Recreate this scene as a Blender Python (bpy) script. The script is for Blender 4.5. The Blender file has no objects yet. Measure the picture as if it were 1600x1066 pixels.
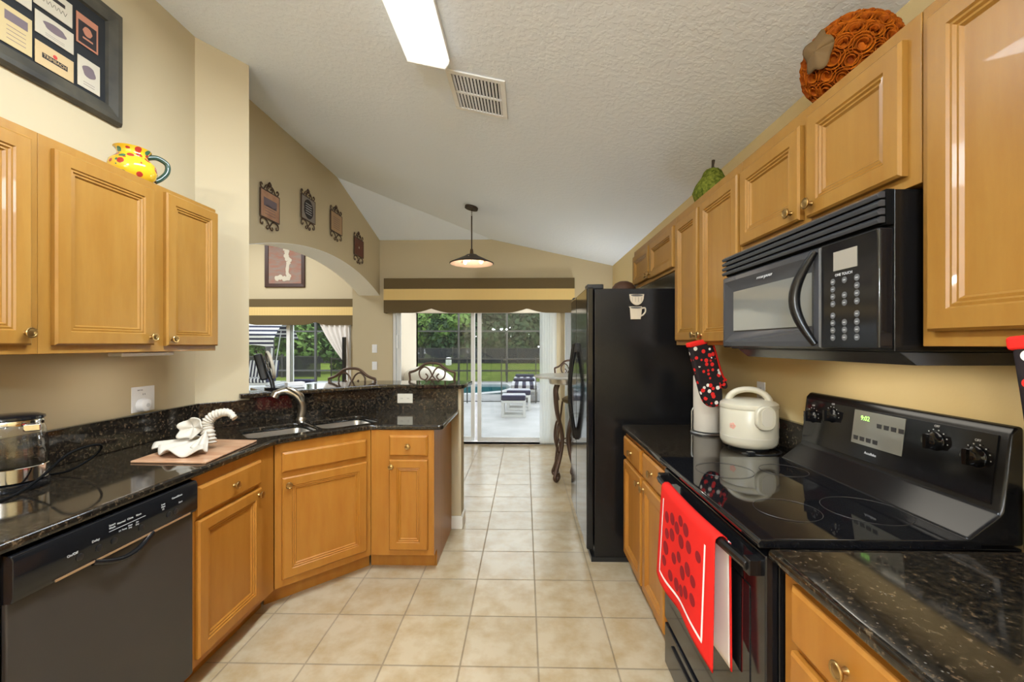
import bpy, bmesh, math, random
from math import pi, sin, cos, radians as R
from mathutils import Vector, Matrix
random.seed(7)
scn = bpy.context.scene
col = scn.collection

# ------------------------------------------------------------------ camera
S = .02
cam_d = bpy.data.cameras.new('camera')
cam = bpy.data.objects.new('camera', cam_d); col.objects.link(cam)
cam.location = (0, 0, 1.39)
cam.rotation_euler = (R(90), 0, math.asin(S))
cam_d.sensor_width = 36
cam_d.lens = 36 * 661 / 1600
cam_d.shift_x = -6.78 / 1600
cam_d.shift_y = 5 / 1600
cam_d.clip_start = .02; cam_d.clip_end = 300
scn.camera = cam

# ------------------------------------------------------------------ view, sky, lamps
vs = scn.view_settings
vs.view_transform = 'Standard'; vs.look = 'None'; vs.gamma = 1; vs.use_curve_mapping = False
vs.exposure = 0.45
cy = scn.cycles
cy.max_bounces = 10; cy.diffuse_bounces = 5; cy.glossy_bounces = 4; cy.transmission_bounces = 8; cy.transparent_max_bounces = 24
cy.sample_clamp_indirect = 6
cy.caustics_reflective = False; cy.caustics_refractive = False
cy.use_denoising = True
SKY = 4.2
world = bpy.data.worlds.new('overcast_sky'); scn.world = world; world.use_nodes = True
wn = world.node_tree; wn.nodes.clear()
wo = wn.nodes.new('ShaderNodeOutputWorld'); wb = wn.nodes.new('ShaderNodeBackground')
wt = wn.nodes.new('ShaderNodeTexCoord'); wsep = wn.nodes.new('ShaderNodeSeparateXYZ'); wr = wn.nodes.new('ShaderNodeValToRGB')
wn.links.new(wt.outputs['Generated'], wsep.inputs[0]); wn.links.new(wsep.outputs['Z'], wr.inputs[0])
wr.color_ramp.elements[0].position = .0; wr.color_ramp.elements[0].color = (.93, .94, .96, 1)
wr.color_ramp.elements[1].position = .6; wr.color_ramp.elements[1].color = (.90, .94, 1.0, 1)
wn.links.new(wr.outputs[0], wb.inputs[0]); wb.inputs[1].default_value = SKY
wn.links.new(wb.outputs[0], wo.inputs[0])

def area(name, loc, rot, sx, sy, power, color=(1, .95, .87)):
    l = bpy.data.lights.new(name, 'AREA'); l.shape = 'RECTANGLE'; l.size = sx; l.size_y = sy
    l.energy = power; l.color = color
    o = bpy.data.objects.new(name, l); o.location = loc; o.rotation_euler = rot; col.objects.link(o)
    return o
def point(name, loc, power, color=(1, .85, .65), r=.03):
    l = bpy.data.lights.new(name, 'POINT'); l.energy = power; l.color = color; l.shadow_soft_size = r
    o = bpy.data.objects.new(name, l); o.location = loc; col.objects.link(o)
    return o
# added fill lights, unseen: kitchen globe and family room pair; plus the chandelier
COOL = (.77, .885, 1)
point('kitchen_globe_fill', (-.35, -1.4, 2.52), 95, COOL, .14)
for k in range(5): point('chandelier_lamp', (-.83 + .24 * cos(1.2566 * k), -2.0 + .24 * sin(1.2566 * k), 1.87), 27, (.86, .92, 1), .022)
area('family_room_fill', (-5.2, 6.2, 3.9), (0, 0, 0), 2.4, 2.4, 130, (.9, .95, 1))
area('family_room_fill', (-4.6, 3.6, 3.9), (0, 0, 0), 1.6, 1.6, 70, COOL)

# ------------------------------------------------------------------ materials
def mat(name, base=(.5, .5, .5), rough=.5, metal=0., spec=.5, coat=0., trans=0., ior=1.45):
    m = bpy.data.materials.new(name); m.use_nodes = True
    b = m.node_tree.nodes['Principled BSDF']
    b.inputs['Base Color'].default_value = (*base, 1); b.inputs['Roughness'].default_value = rough
    b.inputs['Metallic'].default_value = metal; b.inputs['Specular IOR Level'].default_value = spec
    b.inputs['Coat Weight'].default_value = coat; b.inputs['Transmission Weight'].default_value = trans
    b.inputs['IOR'].default_value = ior
    return m
def nd(m, t): return m.node_tree.nodes.new(t)
def lk(m, a, b): m.node_tree.links.new(a, b)
def bsdf(m): return m.node_tree.nodes['Principled BSDF']
def noise_col(m, c0, c1, scale=8, stretch=(1, 1, 1), detail=4, p0=.35, p1=.65, rough=.55):
    tc = nd(m, 'ShaderNodeTexCoord'); mp = nd(m, 'ShaderNodeMapping'); nz = nd(m, 'ShaderNodeTexNoise'); cr = nd(m, 'ShaderNodeValToRGB')
    mp.inputs['Scale'].default_value = stretch
    nz.inputs['Scale'].default_value = scale; nz.inputs['Detail'].default_value = detail; nz.inputs['Roughness'].default_value = rough
    cr.color_ramp.elements[0].position = p0; cr.color_ramp.elements[0].color = (*c0, 1)
    cr.color_ramp.elements[1].position = p1; cr.color_ramp.elements[1].color = (*c1, 1)
    lk(m, tc.outputs['Object'], mp.inputs[0]); lk(m, mp.outputs[0], nz.inputs['Vector']); lk(m, nz.outputs[0], cr.inputs[0])
    lk(m, cr.outputs[0], bsdf(m).inputs['Base Color'])
    return tc, mp, nz, cr
def bump(m, src, strength=.2, dist=.01):
    b = nd(m, 'ShaderNodeBump'); b.inputs['Strength'].default_value = strength; b.inputs['Distance'].default_value = dist
    lk(m, src, b.inputs['Height']); lk(m, b.outputs[0], bsdf(m).inputs['Normal'])
def noise_bump(m, scale, strength=.2, dist=.005, detail=3):
    tc = nd(m, 'ShaderNodeTexCoord'); nz = nd(m, 'ShaderNodeTexNoise'); nz.inputs['Scale'].default_value = scale; nz.inputs['Detail'].default_value = detail
    lk(m, tc.outputs['Object'], nz.inputs['Vector']); bump(m, nz.outputs[0], strength, dist)

M = {}
M['wall'] = mat('cream_paint', (.52, .43, .275), .6, spec=.25); noise_bump(M['wall'], 90, .08, .002)
M['wall_gold'] = mat('golden_cream_paint', (.62, .48, .24), .6, spec=.25); noise_bump(M['wall_gold'], 90, .12, .003)
M['ceiling'] = mat('white_knockdown_plaster', (.84, .90, .98), .75, spec=.2)
tc = nd(M['ceiling'], 'ShaderNodeTexCoord'); nz = nd(M['ceiling'], 'ShaderNodeTexNoise'); nz.inputs['Scale'].default_value = 38; nz.inputs['Detail'].default_value = 3
cr = nd(M['ceiling'], 'ShaderNodeValToRGB'); cr.color_ramp.elements[0].position = .46; cr.color_ramp.elements[1].position = .58
lk(M['ceiling'], tc.outputs['Object'], nz.inputs['Vector']); lk(M['ceiling'], nz.outputs[0], cr.inputs[0]); bump(M['ceiling'], cr.outputs[0], .22, .004)
M['white_paint'] = mat('white_paint', (.82, .82, .80), .4)
M['trim'] = mat('cream_trim_paint', (.78, .74, .64), .4)
M['stucco'] = mat('cream_stucco', (.46, .385, .30), .8, spec=.1); noise_bump(M['stucco'], 60, .3, .005)

# floor tile
m = M['tile'] = mat('beige_ceramic_tile', (.6, .5, .35), .22, spec=.6)
tc = nd(m, 'ShaderNodeTexCoord'); mp = nd(m, 'ShaderNodeMapping'); mp.inputs['Location'].default_value = (-.058, -1.82, 0)
br = nd(m, 'ShaderNodeTexBrick'); br.offset = 0; br.squash = 1
br.inputs['Scale'].default_value = 1; br.inputs['Mortar Size'].default_value = .0042; br.inputs['Mortar Smooth'].default_value = .1
br.inputs['Brick Width'].default_value = .3377; br.inputs['Row Height'].default_value = .3377; br.inputs['Bias'].default_value = 0
br.inputs['Color1'].default_value = (.48, .39, .255, 1); br.inputs['Color2'].default_value = (.43, .35, .23, 1); br.inputs['Mortar'].default_value = (.27, .21, .13, 1)
lk(m, tc.outputs['Object'], mp.inputs[0]); lk(m, mp.outputs[0], br.inputs['Vector'])
nz = nd(m, 'ShaderNodeTexNoise'); nz.inputs['Scale'].default_value = 7; nz.inputs['Detail'].default_value = 6; nz.inputs['Roughness'].default_value = .62
lk(m, tc.outputs['Object'], nz.inputs['Vector'])
cr = nd(m, 'ShaderNodeValToRGB'); cr.color_ramp.elements[0].position = .33; cr.color_ramp.elements[0].color = (.86, .77, .62, 1); cr.color_ramp.elements[1].position = .6; cr.color_ramp.elements[1].color = (1.05, 1.05, 1.05, 1)
lk(m, nz.outputs[0], cr.inputs[0])
mx = nd(m, 'ShaderNodeMix'); mx.data_type = 'RGBA'; mx.blend_type = 'MULTIPLY'; mx.inputs[0].default_value = 1
lk(m, br.outputs['Color'], mx.inputs[6]); lk(m, cr.outputs[0], mx.inputs[7]); lk(m, mx.outputs[2], bsdf(m).inputs['Base Color'])
inv = nd(m, 'ShaderNodeMath'); inv.operation = 'SUBTRACT'; inv.inputs[0].default_value = 1; lk(m, br.outputs['Fac'], inv.inputs[1])
bump(m, inv.outputs[0], .5, .003)
rr = nd(m, 'ShaderNodeMapRange'); rr.inputs[3].default_value = .24; rr.inputs[4].default_value = .7; lk(m, br.outputs['Fac'], rr.inputs[0]); lk(m, rr.outputs[0], bsdf(m).inputs['Roughness'])

# maple
def maple(name, c0, c1):
    m = mat(name, c0, .36, spec=.35, coat=.05)
    tc, mp, nz, cr = noise_col(m, c0, c1, 3.2, (5, 5, .8), 6, .3, .72, .6)
    return m
M['maple'] = maple('honey_maple', (.265, .121, .019), (.325, .166, .033))
M['maple_low'] = maple('amber_maple', (.325, .122, .0145), (.385, .165, .026))
M['toe'] = mat('dark_maple', (.30, .13, .04), .5)
# granite
m = M['granite'] = mat('dark_speckled_granite', (.02, .02, .02), .07, spec=.6)
tc = nd(m, 'ShaderNodeTexCoord'); n1 = nd(m, 'ShaderNodeTexNoise'); n1.inputs['Scale'].default_value = 62; n1.inputs['Detail'].default_value = 8; n1.inputs['Roughness'].default_value = .72
vo = nd(m, 'ShaderNodeTexVoronoi'); vo.inputs['Scale'].default_value = 75; vo.inputs['Randomness'].default_value = 1
c1 = nd(m, 'ShaderNodeValToRGB'); e = c1.color_ramp.elements
e[0].position = .43; e[0].color = (.007, .006, .005, 1); e[1].position = .76; e[1].color = (.20, .135, .075, 1)
x_ = c1.color_ramp.elements.new(.57); x_.color = (.026, .019, .012, 1)
c2 = nd(m, 'ShaderNodeValToRGB'); c2.color_ramp.elements[0].position = .05; c2.color_ramp.elements[0].color = (1, 1, 1, 1); c2.color_ramp.elements[1].position = .17; c2.color_ramp.elements[1].color = (0, 0, 0, 1)
n2 = nd(m, 'ShaderNodeTexNoise'); n2.inputs['Scale'].default_value = 16; n2.inputs['Detail'].default_value = 2
c3 = nd(m, 'ShaderNodeValToRGB'); c3.color_ramp.elements[0].position = .52; c3.color_ramp.elements[1].position = .62
mm = nd(m, 'ShaderNodeMath'); mm.operation = 'MULTIPLY'
for n in (n1, vo, n2): lk(m, tc.outputs['Object'], n.inputs['Vector'])
lk(m, n1.outputs[0], c1.inputs[0]); lk(m, vo.outputs['Distance'], c2.inputs[0]); lk(m, n2.outputs[0], c3.inputs[0])
lk(m, c2.outputs[0], mm.inputs[0]); lk(m, c3.outputs[0], mm.inputs[1])
mx = nd(m, 'ShaderNodeMix'); mx.data_type = 'RGBA'; lk(m, mm.outputs[0], mx.inputs[0]); lk(m, c1.outputs[0], mx.inputs[6]); mx.inputs[7].default_value = (.16, .15, .13, 1)
lk(m, mx.outputs[2], bsdf(m).inputs['Base Color'])

M['black_gloss'] = mat('gloss_black_enamel', (.008, .008, .009), .1, spec=.5)
M['black_satin'] = mat('satin_black_enamel', (.007, .0065, .0065), .24, spec=.45)
M['black_glass'] = mat('black_ceramic_glass', (.006, .006, .007), .04, spec=.55)
M['black_panel'] = mat('black_brushed_panel', (.036, .031, .027), .36, spec=.5)
M['black_plastic'] = mat('black_plastic', (.012, .012, .012), .35)
M['charcoal'] = mat('charcoal_plastic', (.045, .045, .048), .27)
M['display_grey'] = mat('unlit_display', (.30, .27, .22), .25); M['button_grey'] = mat('grey_button', (.10, .10, .10), .35)
M['dark_gap'] = mat('matte_black', (.004, .004, .004), .8, spec=.1)
M['window_grey'] = mat('smoked_mirror_glass', (.26, .26, .23), .06, spec=.9, metal=.3)
M['steel'] = mat('brushed_steel', (.62, .60, .56), .3, metal=1)
M['chrome'] = mat('chrome', (.75, .75, .75), .12, metal=1)
M['nickel'] = mat('brushed_nickel', (.50, .45, .37), .28, metal=1)
M['brass'] = mat('antique_brass', (.45, .29, .11), .3, metal=1)
M['brass_dark'] = mat('dark_bronze', (.10, .06, .03), .4, metal=.8)
M['bronze'] = mat('oil_rubbed_bronze', (.045, .028, .018), .45, metal=.5)
M['iron'] = mat('brown_wrought_iron', (.09, .05, .03), .45, metal=.4)
M['white_plastic'] = mat('white_plastic', (.78, .77, .76), .35)
M['almond'] = mat('almond_plastic', (.62, .57, .46), .35)
M['cream_plastic'] = mat('cream_plastic', (.60, .55, .42), .28)
M['paper'] = mat('cream_paper', (.64, .57, .46), .85, spec=.1); noise_bump(M['paper'], 160, .15, .002)
M['label_grey'] = mat('pale_grey_print', (.55, .55, .55), .5)
M['gold_strip'] = mat('copper_trim', (.55, .34, .19), .3, metal=.6)
M['terry'] = mat('white_terry_cloth', (.52, .47, .39), .9, spec=.05); noise_bump(M['terry'], 260, .4, .003)
M['red_cloth'] = mat('red_cotton', (.66, .022, .016), .8, spec=.1)
M['maroon'] = mat('maroon_print', (.24, .015, .018), .8, spec=.1)
M['white_cloth'] = mat('white_cotton', (.82, .78, .72), .85, spec=.05)
M['glass'] = mat('clear_glass', (1, 1, 1), .0, trans=1, ior=1.45)
# window panes: mix of clear and mirror
m = M['pane'] = bpy.data.materials.new('window_glass'); m.use_nodes = True; nt = m.node_tree; nt.nodes.clear()
o_ = nt.nodes.new('ShaderNodeOutputMaterial'); mxs = nt.nodes.new('ShaderNodeMixShader'); tr = nt.nodes.new('ShaderNodeBsdfTransparent'); gl = nt.nodes.new('ShaderNodeBsdfGlossy'); lw = nt.nodes.new('ShaderNodeFresnel')
lw.inputs[0].default_value = 1.4; gl.inputs['Roughness'].default_value = .0; tr.inputs[0].default_value = (.93, .96, .95, 1)
nt.links.new(lw.outputs[0], mxs.inputs[0]); nt.links.new(tr.outputs[0], mxs.inputs[1]); nt.links.new(gl.outputs[0], mxs.inputs[2]); nt.links.new(mxs.outputs[0], o_.inputs[0])
def veil(name, color, alpha):
    m = bpy.data.materials.new(name); m.use_nodes = True; nt = m.node_tree; nt.nodes.clear()
    o_ = nt.nodes.new('ShaderNodeOutputMaterial'); mxs = nt.nodes.new('ShaderNodeMixShader'); tr = nt.nodes.new('ShaderNodeBsdfTransparent'); df = nt.nodes.new('ShaderNodeBsdfDiffuse')
    df.inputs[0].default_value = (*color, 1); mxs.inputs[0].default_value = alpha
    nt.links.new(tr.outputs[0], mxs.inputs[1]); nt.links.new(df.outputs[0], mxs.inputs[2]); nt.links.new(mxs.outputs[0], o_.inputs[0])
    return m
M['screen'] = veil('black_mesh_screen', (.02, .02, .02), .22)
M['chainlink'] = veil('dark_wire_mesh', (.035, .035, .04), .66)
m = M['sheer'] = veil('translucent_white_vinyl', (.9, .9, .86), .42)
nt = m.node_tree; tl = nt.nodes.new('ShaderNodeBsdfTranslucent'); tl.inputs[0].default_value = (.9, .92, .9, 1); m2 = nt.nodes.new('ShaderNodeMixShader'); m2.inputs[0].default_value = .6
mx_ = [n for n in nt.nodes if n.type == 'MIX_SHADER' and n is not m2 and n.outputs[0].links][0]; df = [n for n in nt.nodes if n.type == 'BSDF_DIFFUSE'][0]
nt.links.new(df.outputs[0], m2.inputs[1]); nt.links.new(tl.outputs[0], m2.inputs[2]); nt.links.new(m2.outputs[0], mx_.inputs[2])
def emit(name, color, strength):
    m = mat(name, color, .4); b = bsdf(m); b.inputs['Emission Color'].default_value = (*color, 1); b.inputs['Emission Strength'].default_value = strength
    return m
M['bulb'] = emit('warm_bulb', (1, .62, .30), 3)
M['led_green'] = emit('green_display', (.35, .9, .15), 1.6)
M['lens'] = emit('lit_acrylic_lens', (1, .97, .86), 1.0)
bsdf(M['lens']).inputs['Emission Strength'].default_value = .82; bsdf(M['lens']).inputs['Base Color'].default_value = (.35, .35, .33, 1)
M['shade_in'] = mat('glow_tinted_lining', (.40, .26, .17), .5)  # white lining; the bulbs' warm glow is put into its colour
M['olive'] = mat('olive_brown_fabric', (.128, .092, .045), .85, spec=.05); noise_bump(M['olive'], 300, .2, .002)
m = M['yellow_fabric'] = mat('yellow_striped_fabric', (.74, .53, .22), .8, spec=.1)
tc = nd(m, 'ShaderNodeTexCoord'); wv = nd(m, 'ShaderNodeTexWave'); wv.inputs['Scale'].default_value = 18; wv.bands_direction = 'X'
cr = nd(m, 'ShaderNodeValToRGB'); cr.color_ramp.elements[0].color = (.62, .42, .15, 1); cr.color_ramp.elements[1].color = (.78, .58, .26, 1)
lk(m, tc.outputs['Object'], wv.inputs['Vector']); lk(m, wv.outputs[0], cr.inputs[0]); lk(m, cr.outputs[0], bsdf(m).inputs['Base Color'])
def stripes(name, axis, scale, a=(.02, .022, .045), b=(.5, .5, .49)):
    m = mat(name, a, .8, spec=.1); tc = nd(m, 'ShaderNodeTexCoord'); wv = nd(m, 'ShaderNodeTexWave'); wv.inputs['Scale'].default_value = scale; wv.bands_direction = axis
    cr = nd(m, 'ShaderNodeValToRGB'); cr.color_ramp.interpolation = 'CONSTANT'; cr.color_ramp.elements[0].color = (*a, 1); cr.color_ramp.elements[1].position = .5; cr.color_ramp.elements[1].color = (*b, 1)
    lk(m, tc.outputs['Object'], wv.inputs['Vector']); lk(m, wv.outputs[0], cr.inputs[0]); lk(m, cr.outputs[0], bsdf(m).inputs['Base Color'])
    return m
M['stripe_z'] = stripes('navy_and_white_stripe', 'Z', 2.9)
M['stripe_x'] = stripes('navy_and_white_ticking', 'X', 3.6)
M['navy'] = mat('navy_striped_cushion', (.03, .032, .06), .8, spec=.1)
M['cushion'] = stripes('navy_cushion_stripe', 'Y', 1.6, (.02, .021, .045), (.36, .36, .37))
M['frame_black'] = mat('distressed_black_wood', (.035, .033, .026), .5); noise_col(M['frame_black'], (.022, .021, .018), (.075, .066, .046), 5, (1, 1, 1), 5)
M['mat_black'] = mat('black_mat_board', (.012, .013, .014), .7)
M['card_tan'] = mat('tan_label_paper', (.52, .40, .20), .7); M['card_cream'] = mat('cream_label_paper', (.52, .46, .35), .7)
M['card_buff'] = mat('buff_label_paper', (.54, .39, .20), .7); M['card_rust'] = mat('rust_label_paper', (.42, .17, .10), .7); M['ink'] = mat('black_ink', (.02, .015, .015), .7)
M['ink_grey'] = mat('grey_ink', (.16, .12, .13), .7); M['ink_red'] = mat('red_ink', (.5, .05, .04), .7)
M['plaque_wood'] = mat('terracotta_plaque', (.38, .20, .115), .6); noise_col(M['plaque_wood'], (.33, .165, .095), (.43, .24, .14), 14)
M['plaque_slate'] = mat('slate_plaque', (.22, .19, .16), .6); M['plaque_tan'] = mat('tan_plaque', (.40, .25, .13), .6); M['plaque_red'] = mat('russet_plaque', (.12, .035, .02), .6)
M['art'] = mat('brown_grey_canvas', (.25, .12, .08), .7); noise_col(M['art'], (.30, .13, .085), (.24, .19, .15), 5, (1, 1, 4), 5)
M['art_frame'] = mat('dark_brown_frame', (.05, .02, .012), .4)
M['board'] = mat('wood_board', (.42, .22, .12), .25); noise_col(M['board'], (.38, .19, .10), (.52, .30, .17), 6, (1, 6, 1), 5)
# yellow jug glaze
m = M['jug'] = mat('yellow_painted_glaze', (  .66, .40, .018), .12, coat=.4)
tc = nd(m, 'ShaderNodeTexCoord'); vo = nd(m, 'ShaderNodeTexVoronoi'); vo.inputs['Scale'].default_value = 34; vo.inputs['Randomness'].default_value = .75
c1 = nd(m, 'ShaderNodeValToRGB'); c1.color_ramp.interpolation = 'CONSTANT'; c1.color_ramp.elements[0].position = 0; c1.color_ramp.elements[0].color = (1, 1, 1, 1); c1.color_ramp.elements[1].position = .43; c1.color_ramp.elements[1].color = (0, 0, 0, 1)
c2 = nd(m, 'ShaderNodeValToRGB'); c2.color_ramp.interpolation = 'CONSTANT'; c2.color_ramp.elements[0].color = (.34, .03, .02, 1); c2.color_ramp.elements[1].position = .45; c2.color_ramp.elements[1].color = (.04, .13, .06, 1)
x_ = c2.color_ramp.elements.new(.68); x_.color = (  .66, .40, .018, 1)
sp = nd(m, 'ShaderNodeSeparateColor'); mx = nd(m, 'ShaderNodeMix'); mx.data_type = 'RGBA'; mx.inputs[6].default_value = (  .66, .40, .018, 1)
lk(m, tc.outputs['Object'], vo.inputs['Vector']); lk(m, vo.outputs['Distance'], c1.inputs[0]); lk(m, vo.outputs['Color'], sp.inputs[0]); lk(m, sp.outputs[0], c2.inputs[0])
lk(m, c1.outputs[0], mx.inputs[0]); lk(m, c2.outputs[0], mx.inputs[7]); lk(m, mx.outputs[2], bsdf(m).inputs['Base Color'])
M['jug_green'] = mat('dark_green_glaze', (.03, .06, .042), .12, coat=.4)
M['orange_petal'] = mat('burnt_orange_wood_curl', (.48, .12, .015), .7, spec=.12); noise_col(M['orange_petal'], (.20, .035, .001), (.42, .105, .004), 30)
M['ribbon'] = mat('olive_brown_ribbon', (.13, .075, .025), .8)
M['moss'] = mat('green_moss', (.10, .13, .015), .9, spec=.05); noise_col(M['moss'], (.05, .07, .008), (.19, .20, .03), 60)
M['stem'] = mat('brown_stem', (.04, .025, .012), .8)
M['wicker'] = mat('brown_wicker', (.09, .04, .02), .6)
M['magnet'] = mat('beige_resin', (.60, .50, .36), .6); M['magnet_in'] = mat('dark_grey_resin', (.10, .09, .08), .6)
# mitt print: black cloth with red and white blobs
m = M['mitt'] = mat('black_red_white_print', (.02, .015, .015), .85, spec=.1)
tc = nd(m, 'ShaderNodeTexCoord'); vo = nd(m, 'ShaderNodeTexVoronoi'); vo.inputs['Scale'].default_value = 42; vo.inputs['Randomness'].default_value = .8
c1 = nd(m, 'ShaderNodeValToRGB'); c1.color_ramp.interpolation = 'CONSTANT'; c1.color_ramp.elements[0].color = (1, 1, 1, 1); c1.color_ramp.elements[1].position = .42; c1.color_ramp.elements[1].color = (0, 0, 0, 1)
c2 = nd(m, 'ShaderNodeValToRGB'); c2.color_ramp.interpolation = 'CONSTANT'; c2.color_ramp.elements[0].color = (.66, .025, .02, 1); c2.color_ramp.elements[1].position = .55; c2.color_ramp.elements[1].color = (.8, .74, .66, 1)
x_ = c2.color_ramp.elements.new(.76); x_.color = (.02, .015, .015, 1)
sp = nd(m, 'ShaderNodeSeparateColor'); mx = nd(m, 'ShaderNodeMix'); mx.data_type = 'RGBA'; mx.inputs[6].default_value = (.02, .015, .015, 1)
lk(m, tc.outputs['Object'], vo.inputs['Vector']); lk(m, vo.outputs['Distance'], c1.inputs[0]); lk(m, vo.outputs['Color'], sp.inputs[0]); lk(m, sp.outputs[0], c2.inputs[0])
lk(m, c1.outputs[0], mx.inputs[0]); lk(m, c2.outputs[0], mx.inputs[7]); lk(m, mx.outputs[2], bsdf(m).inputs['Base Color'])
M['flower_print'] = mat('coral_print', (.75, .40, .30), .4)
# outdoors
M['deck'] = mat('pale_concrete_deck', (.62, .61, .62), .55); noise_col(M['deck'], (.18, .176, .174), (.23, .225, .223), 2.5)
M['water'] = mat('teal_pool_water', (.01, .09, .11), .06, spec=.3)
M['coping'] = mat('pool_coping', (.34, .34, .34), .6)
M['lawn'] = mat('green_grass', (.17, .25, .04), .9, spec=.05); noise_col(M['lawn'], (.088, .125, .018), (.16, .20, .038), 1.2, (1, 1, 1), 8); noise_bump(M['lawn'], 30, .6, .05)
M['cage'] = mat('dark_bronze_aluminium', (.03, .028, .026), .4)
def leaf(name, c0, c1):
    m = mat(name, c0, .55, spec=.25); noise_col(m, c0, c1, 2.2, (1, 1, 1), 4); return m
M['leaf_dark'] = leaf('dark_leaf', (.009, .024, .007), (.028, .06, .014))
M['leaf_mid'] = leaf('mid_green_leaf', (.026, .066, .010), (.07, .14, .024))
M['leaf_bright'] = leaf('bright_green_leaf', (.045, .10, .013), (.12, .20, .036))
M['bark'] = mat('grey_brown_bark', (.07, .055, .045), .9)
M['white_wood'] = mat('white_resin_furniture', (.40, .40, .39), .4)
M['grill_cover'] = mat('cream_cover_cloth', (.50, .46, .40), .9, spec=.05)
M['curtain'] = mat('sheer_white_curtain', (.80, .76, .72), .9, spec=.05)
M['stone_top'] = mat('pale_stone_top', (.50, .49, .44), .15)

# ------------------------------------------------------------------ mesh helpers
class MB:
    def __init__(s): s.v = []; s.f = []
    def add(s, vs, fs):
        n = len(s.v); s.v += [tuple(p) for p in vs]; s.f += [tuple(i + n for i in f) for f in fs]; return s
    def box(s, x0, y0, z0, x1, y1, z1):
        if x0 > x1: x0, x1 = x1, x0
        if y0 > y1: y0, y1 = y1, y0
        if z0 > z1: z0, z1 = z1, z0
        v = [(x, y, z) for z in (z0, z1) for y in (y0, y1) for x in (x0, x1)]
        return s.add(v, [(0, 2, 3, 1), (4, 5, 7, 6), (0, 1, 5, 4), (2, 6, 7, 3), (0, 4, 6, 2), (1, 3, 7, 5)])
    def prism(s, poly, a, b, axis='z'):
        n = len(poly)
        def p3(p, h):
            return {'z': (p[0], p[1], h), 'x': (h, p[0], p[1]), 'y': (p[0], h, p[1])}[axis]
        v = [p3(p, a) for p in poly] + [p3(p, b) for p in poly]
        f = [tuple(range(n))[::-1], tuple(range(n, 2 * n))] + [(i, (i + 1) % n, n + (i + 1) % n, n + i) for i in range(n)]
        return s.add(v, f)
    def tube(s, pts, r, seg=8, closed=False, cap=True):
        pts = [Vector(p) for p in pts]; n = len(pts)
        rs = r if isinstance(r, (list, tuple)) else [r] * n
        rings = []; prev = None
        for i, p in enumerate(pts):
            if closed: t = pts[(i + 1) % n] - pts[i - 1]
            else: t = pts[min(i + 1, n - 1)] - pts[max(i - 1, 0)]
            t = t.normalized() if t.length > 1e-9 else Vector((0, 0, 1))
            if prev is None:
                a = Vector((0, 0, 1)) if abs(t.z) < .9 else Vector((1, 0, 0))
                u = t.cross(a).normalized()
            else:
                u = (prev - t * prev.dot(t))
                u = u.normalized() if u.length > 1e-6 else t.orthogonal().normalized()
            prev = u; w = t.cross(u)
            rings.append([p + (u * cos(2 * pi * k / seg) + w * sin(2 * pi * k / seg)) * rs[i] for k in range(seg)])
        v = [q for rg in rings for q in rg]; f = []
        m = n if closed else n - 1
        for i in range(m):
            a = i * seg; b = ((i + 1) % n) * seg
            for k in range(seg):
                k2 = (k + 1) % seg
                f.append((a + k, a + k2, b + k2, b + k))
        if cap and not closed:
            f.append(tuple(range(seg))[::-1]); f.append(tuple((n - 1) * seg + k for k in range(seg)))
        return s.add(v, f)
    def lathe(s, prof, seg=32, c=(0, 0, 0), axis='z', sx=1, sy=1, cap=True):
        v = []; f = []
        for (r, h) in prof:
            for k in range(seg):
                a = 2 * pi * k / seg; x = r * cos(a) * sx; y = r * sin(a) * sy
                p = (x, y, h) if axis == 'z' else ((x, -h, y) if axis == 'y' else (h, x, y))
                v.append((p[0] + c[0], p[1] + c[1], p[2] + c[2]))
        n = len(prof)
        for i in range(n - 1):
            for k in range(seg):
                k2 = (k + 1) % seg
                f.append((i * seg + k, i * seg + k2, (i + 1) * seg + k2, (i + 1) * seg + k))
        if cap: f.append(tuple(range(seg))[::-1]); f.append(tuple((n - 1) * seg + k for k in range(seg)))
        return s.add(v, f)
    def panel(s, x0, z0, x1, z1, loops):
        n = len(loops); v = []; f = []
        for (i, y) in loops:
            v += [(x0 + i, y, z0 + i), (x1 - i, y, z0 + i), (x1 - i, y, z1 - i), (x0 + i, y, z1 - i)]
        for i in range(n - 1):
            for k in range(4):
                k2 = (k + 1) % 4
                f.append((i * 4 + k, i * 4 + k2, (i + 1) * 4 + k2, (i + 1) * 4 + k))
        f.append((3, 2, 1, 0)); f.append(tuple((n - 1) * 4 + k for k in range(4)))
        return s.add(v, f)
    def grid(s, fn, nu, nv):
        v = [fn(i / nu, j / nv) for j in range(nv + 1) for i in range(nu + 1)]
        f = [(j * (nu + 1) + i, j * (nu + 1) + i + 1, (j + 1) * (nu + 1) + i + 1, (j + 1) * (nu + 1) + i) for j in range(nv) for i in range(nu)]
        return s.add(v, f)
    def build(s, name, m, parent=None, bevel=0, smooth=None, loc=None, seg=2, solid=0, sub=0, recalc=True):
        me = bpy.data.meshes.new(name); me.from_pydata(s.v, [], s.f); me.validate()
        if recalc:
            bm = bmesh.new(); bm.from_mesh(me); bmesh.ops.recalc_face_normals(bm, faces=bm.faces[:]); bm.to_mesh(me); bm.free()
        me.materials.append(m if not isinstance(m, str) else M[m])
        return link(name, me, parent, bevel, smooth, loc, seg, solid, sub)

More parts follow.
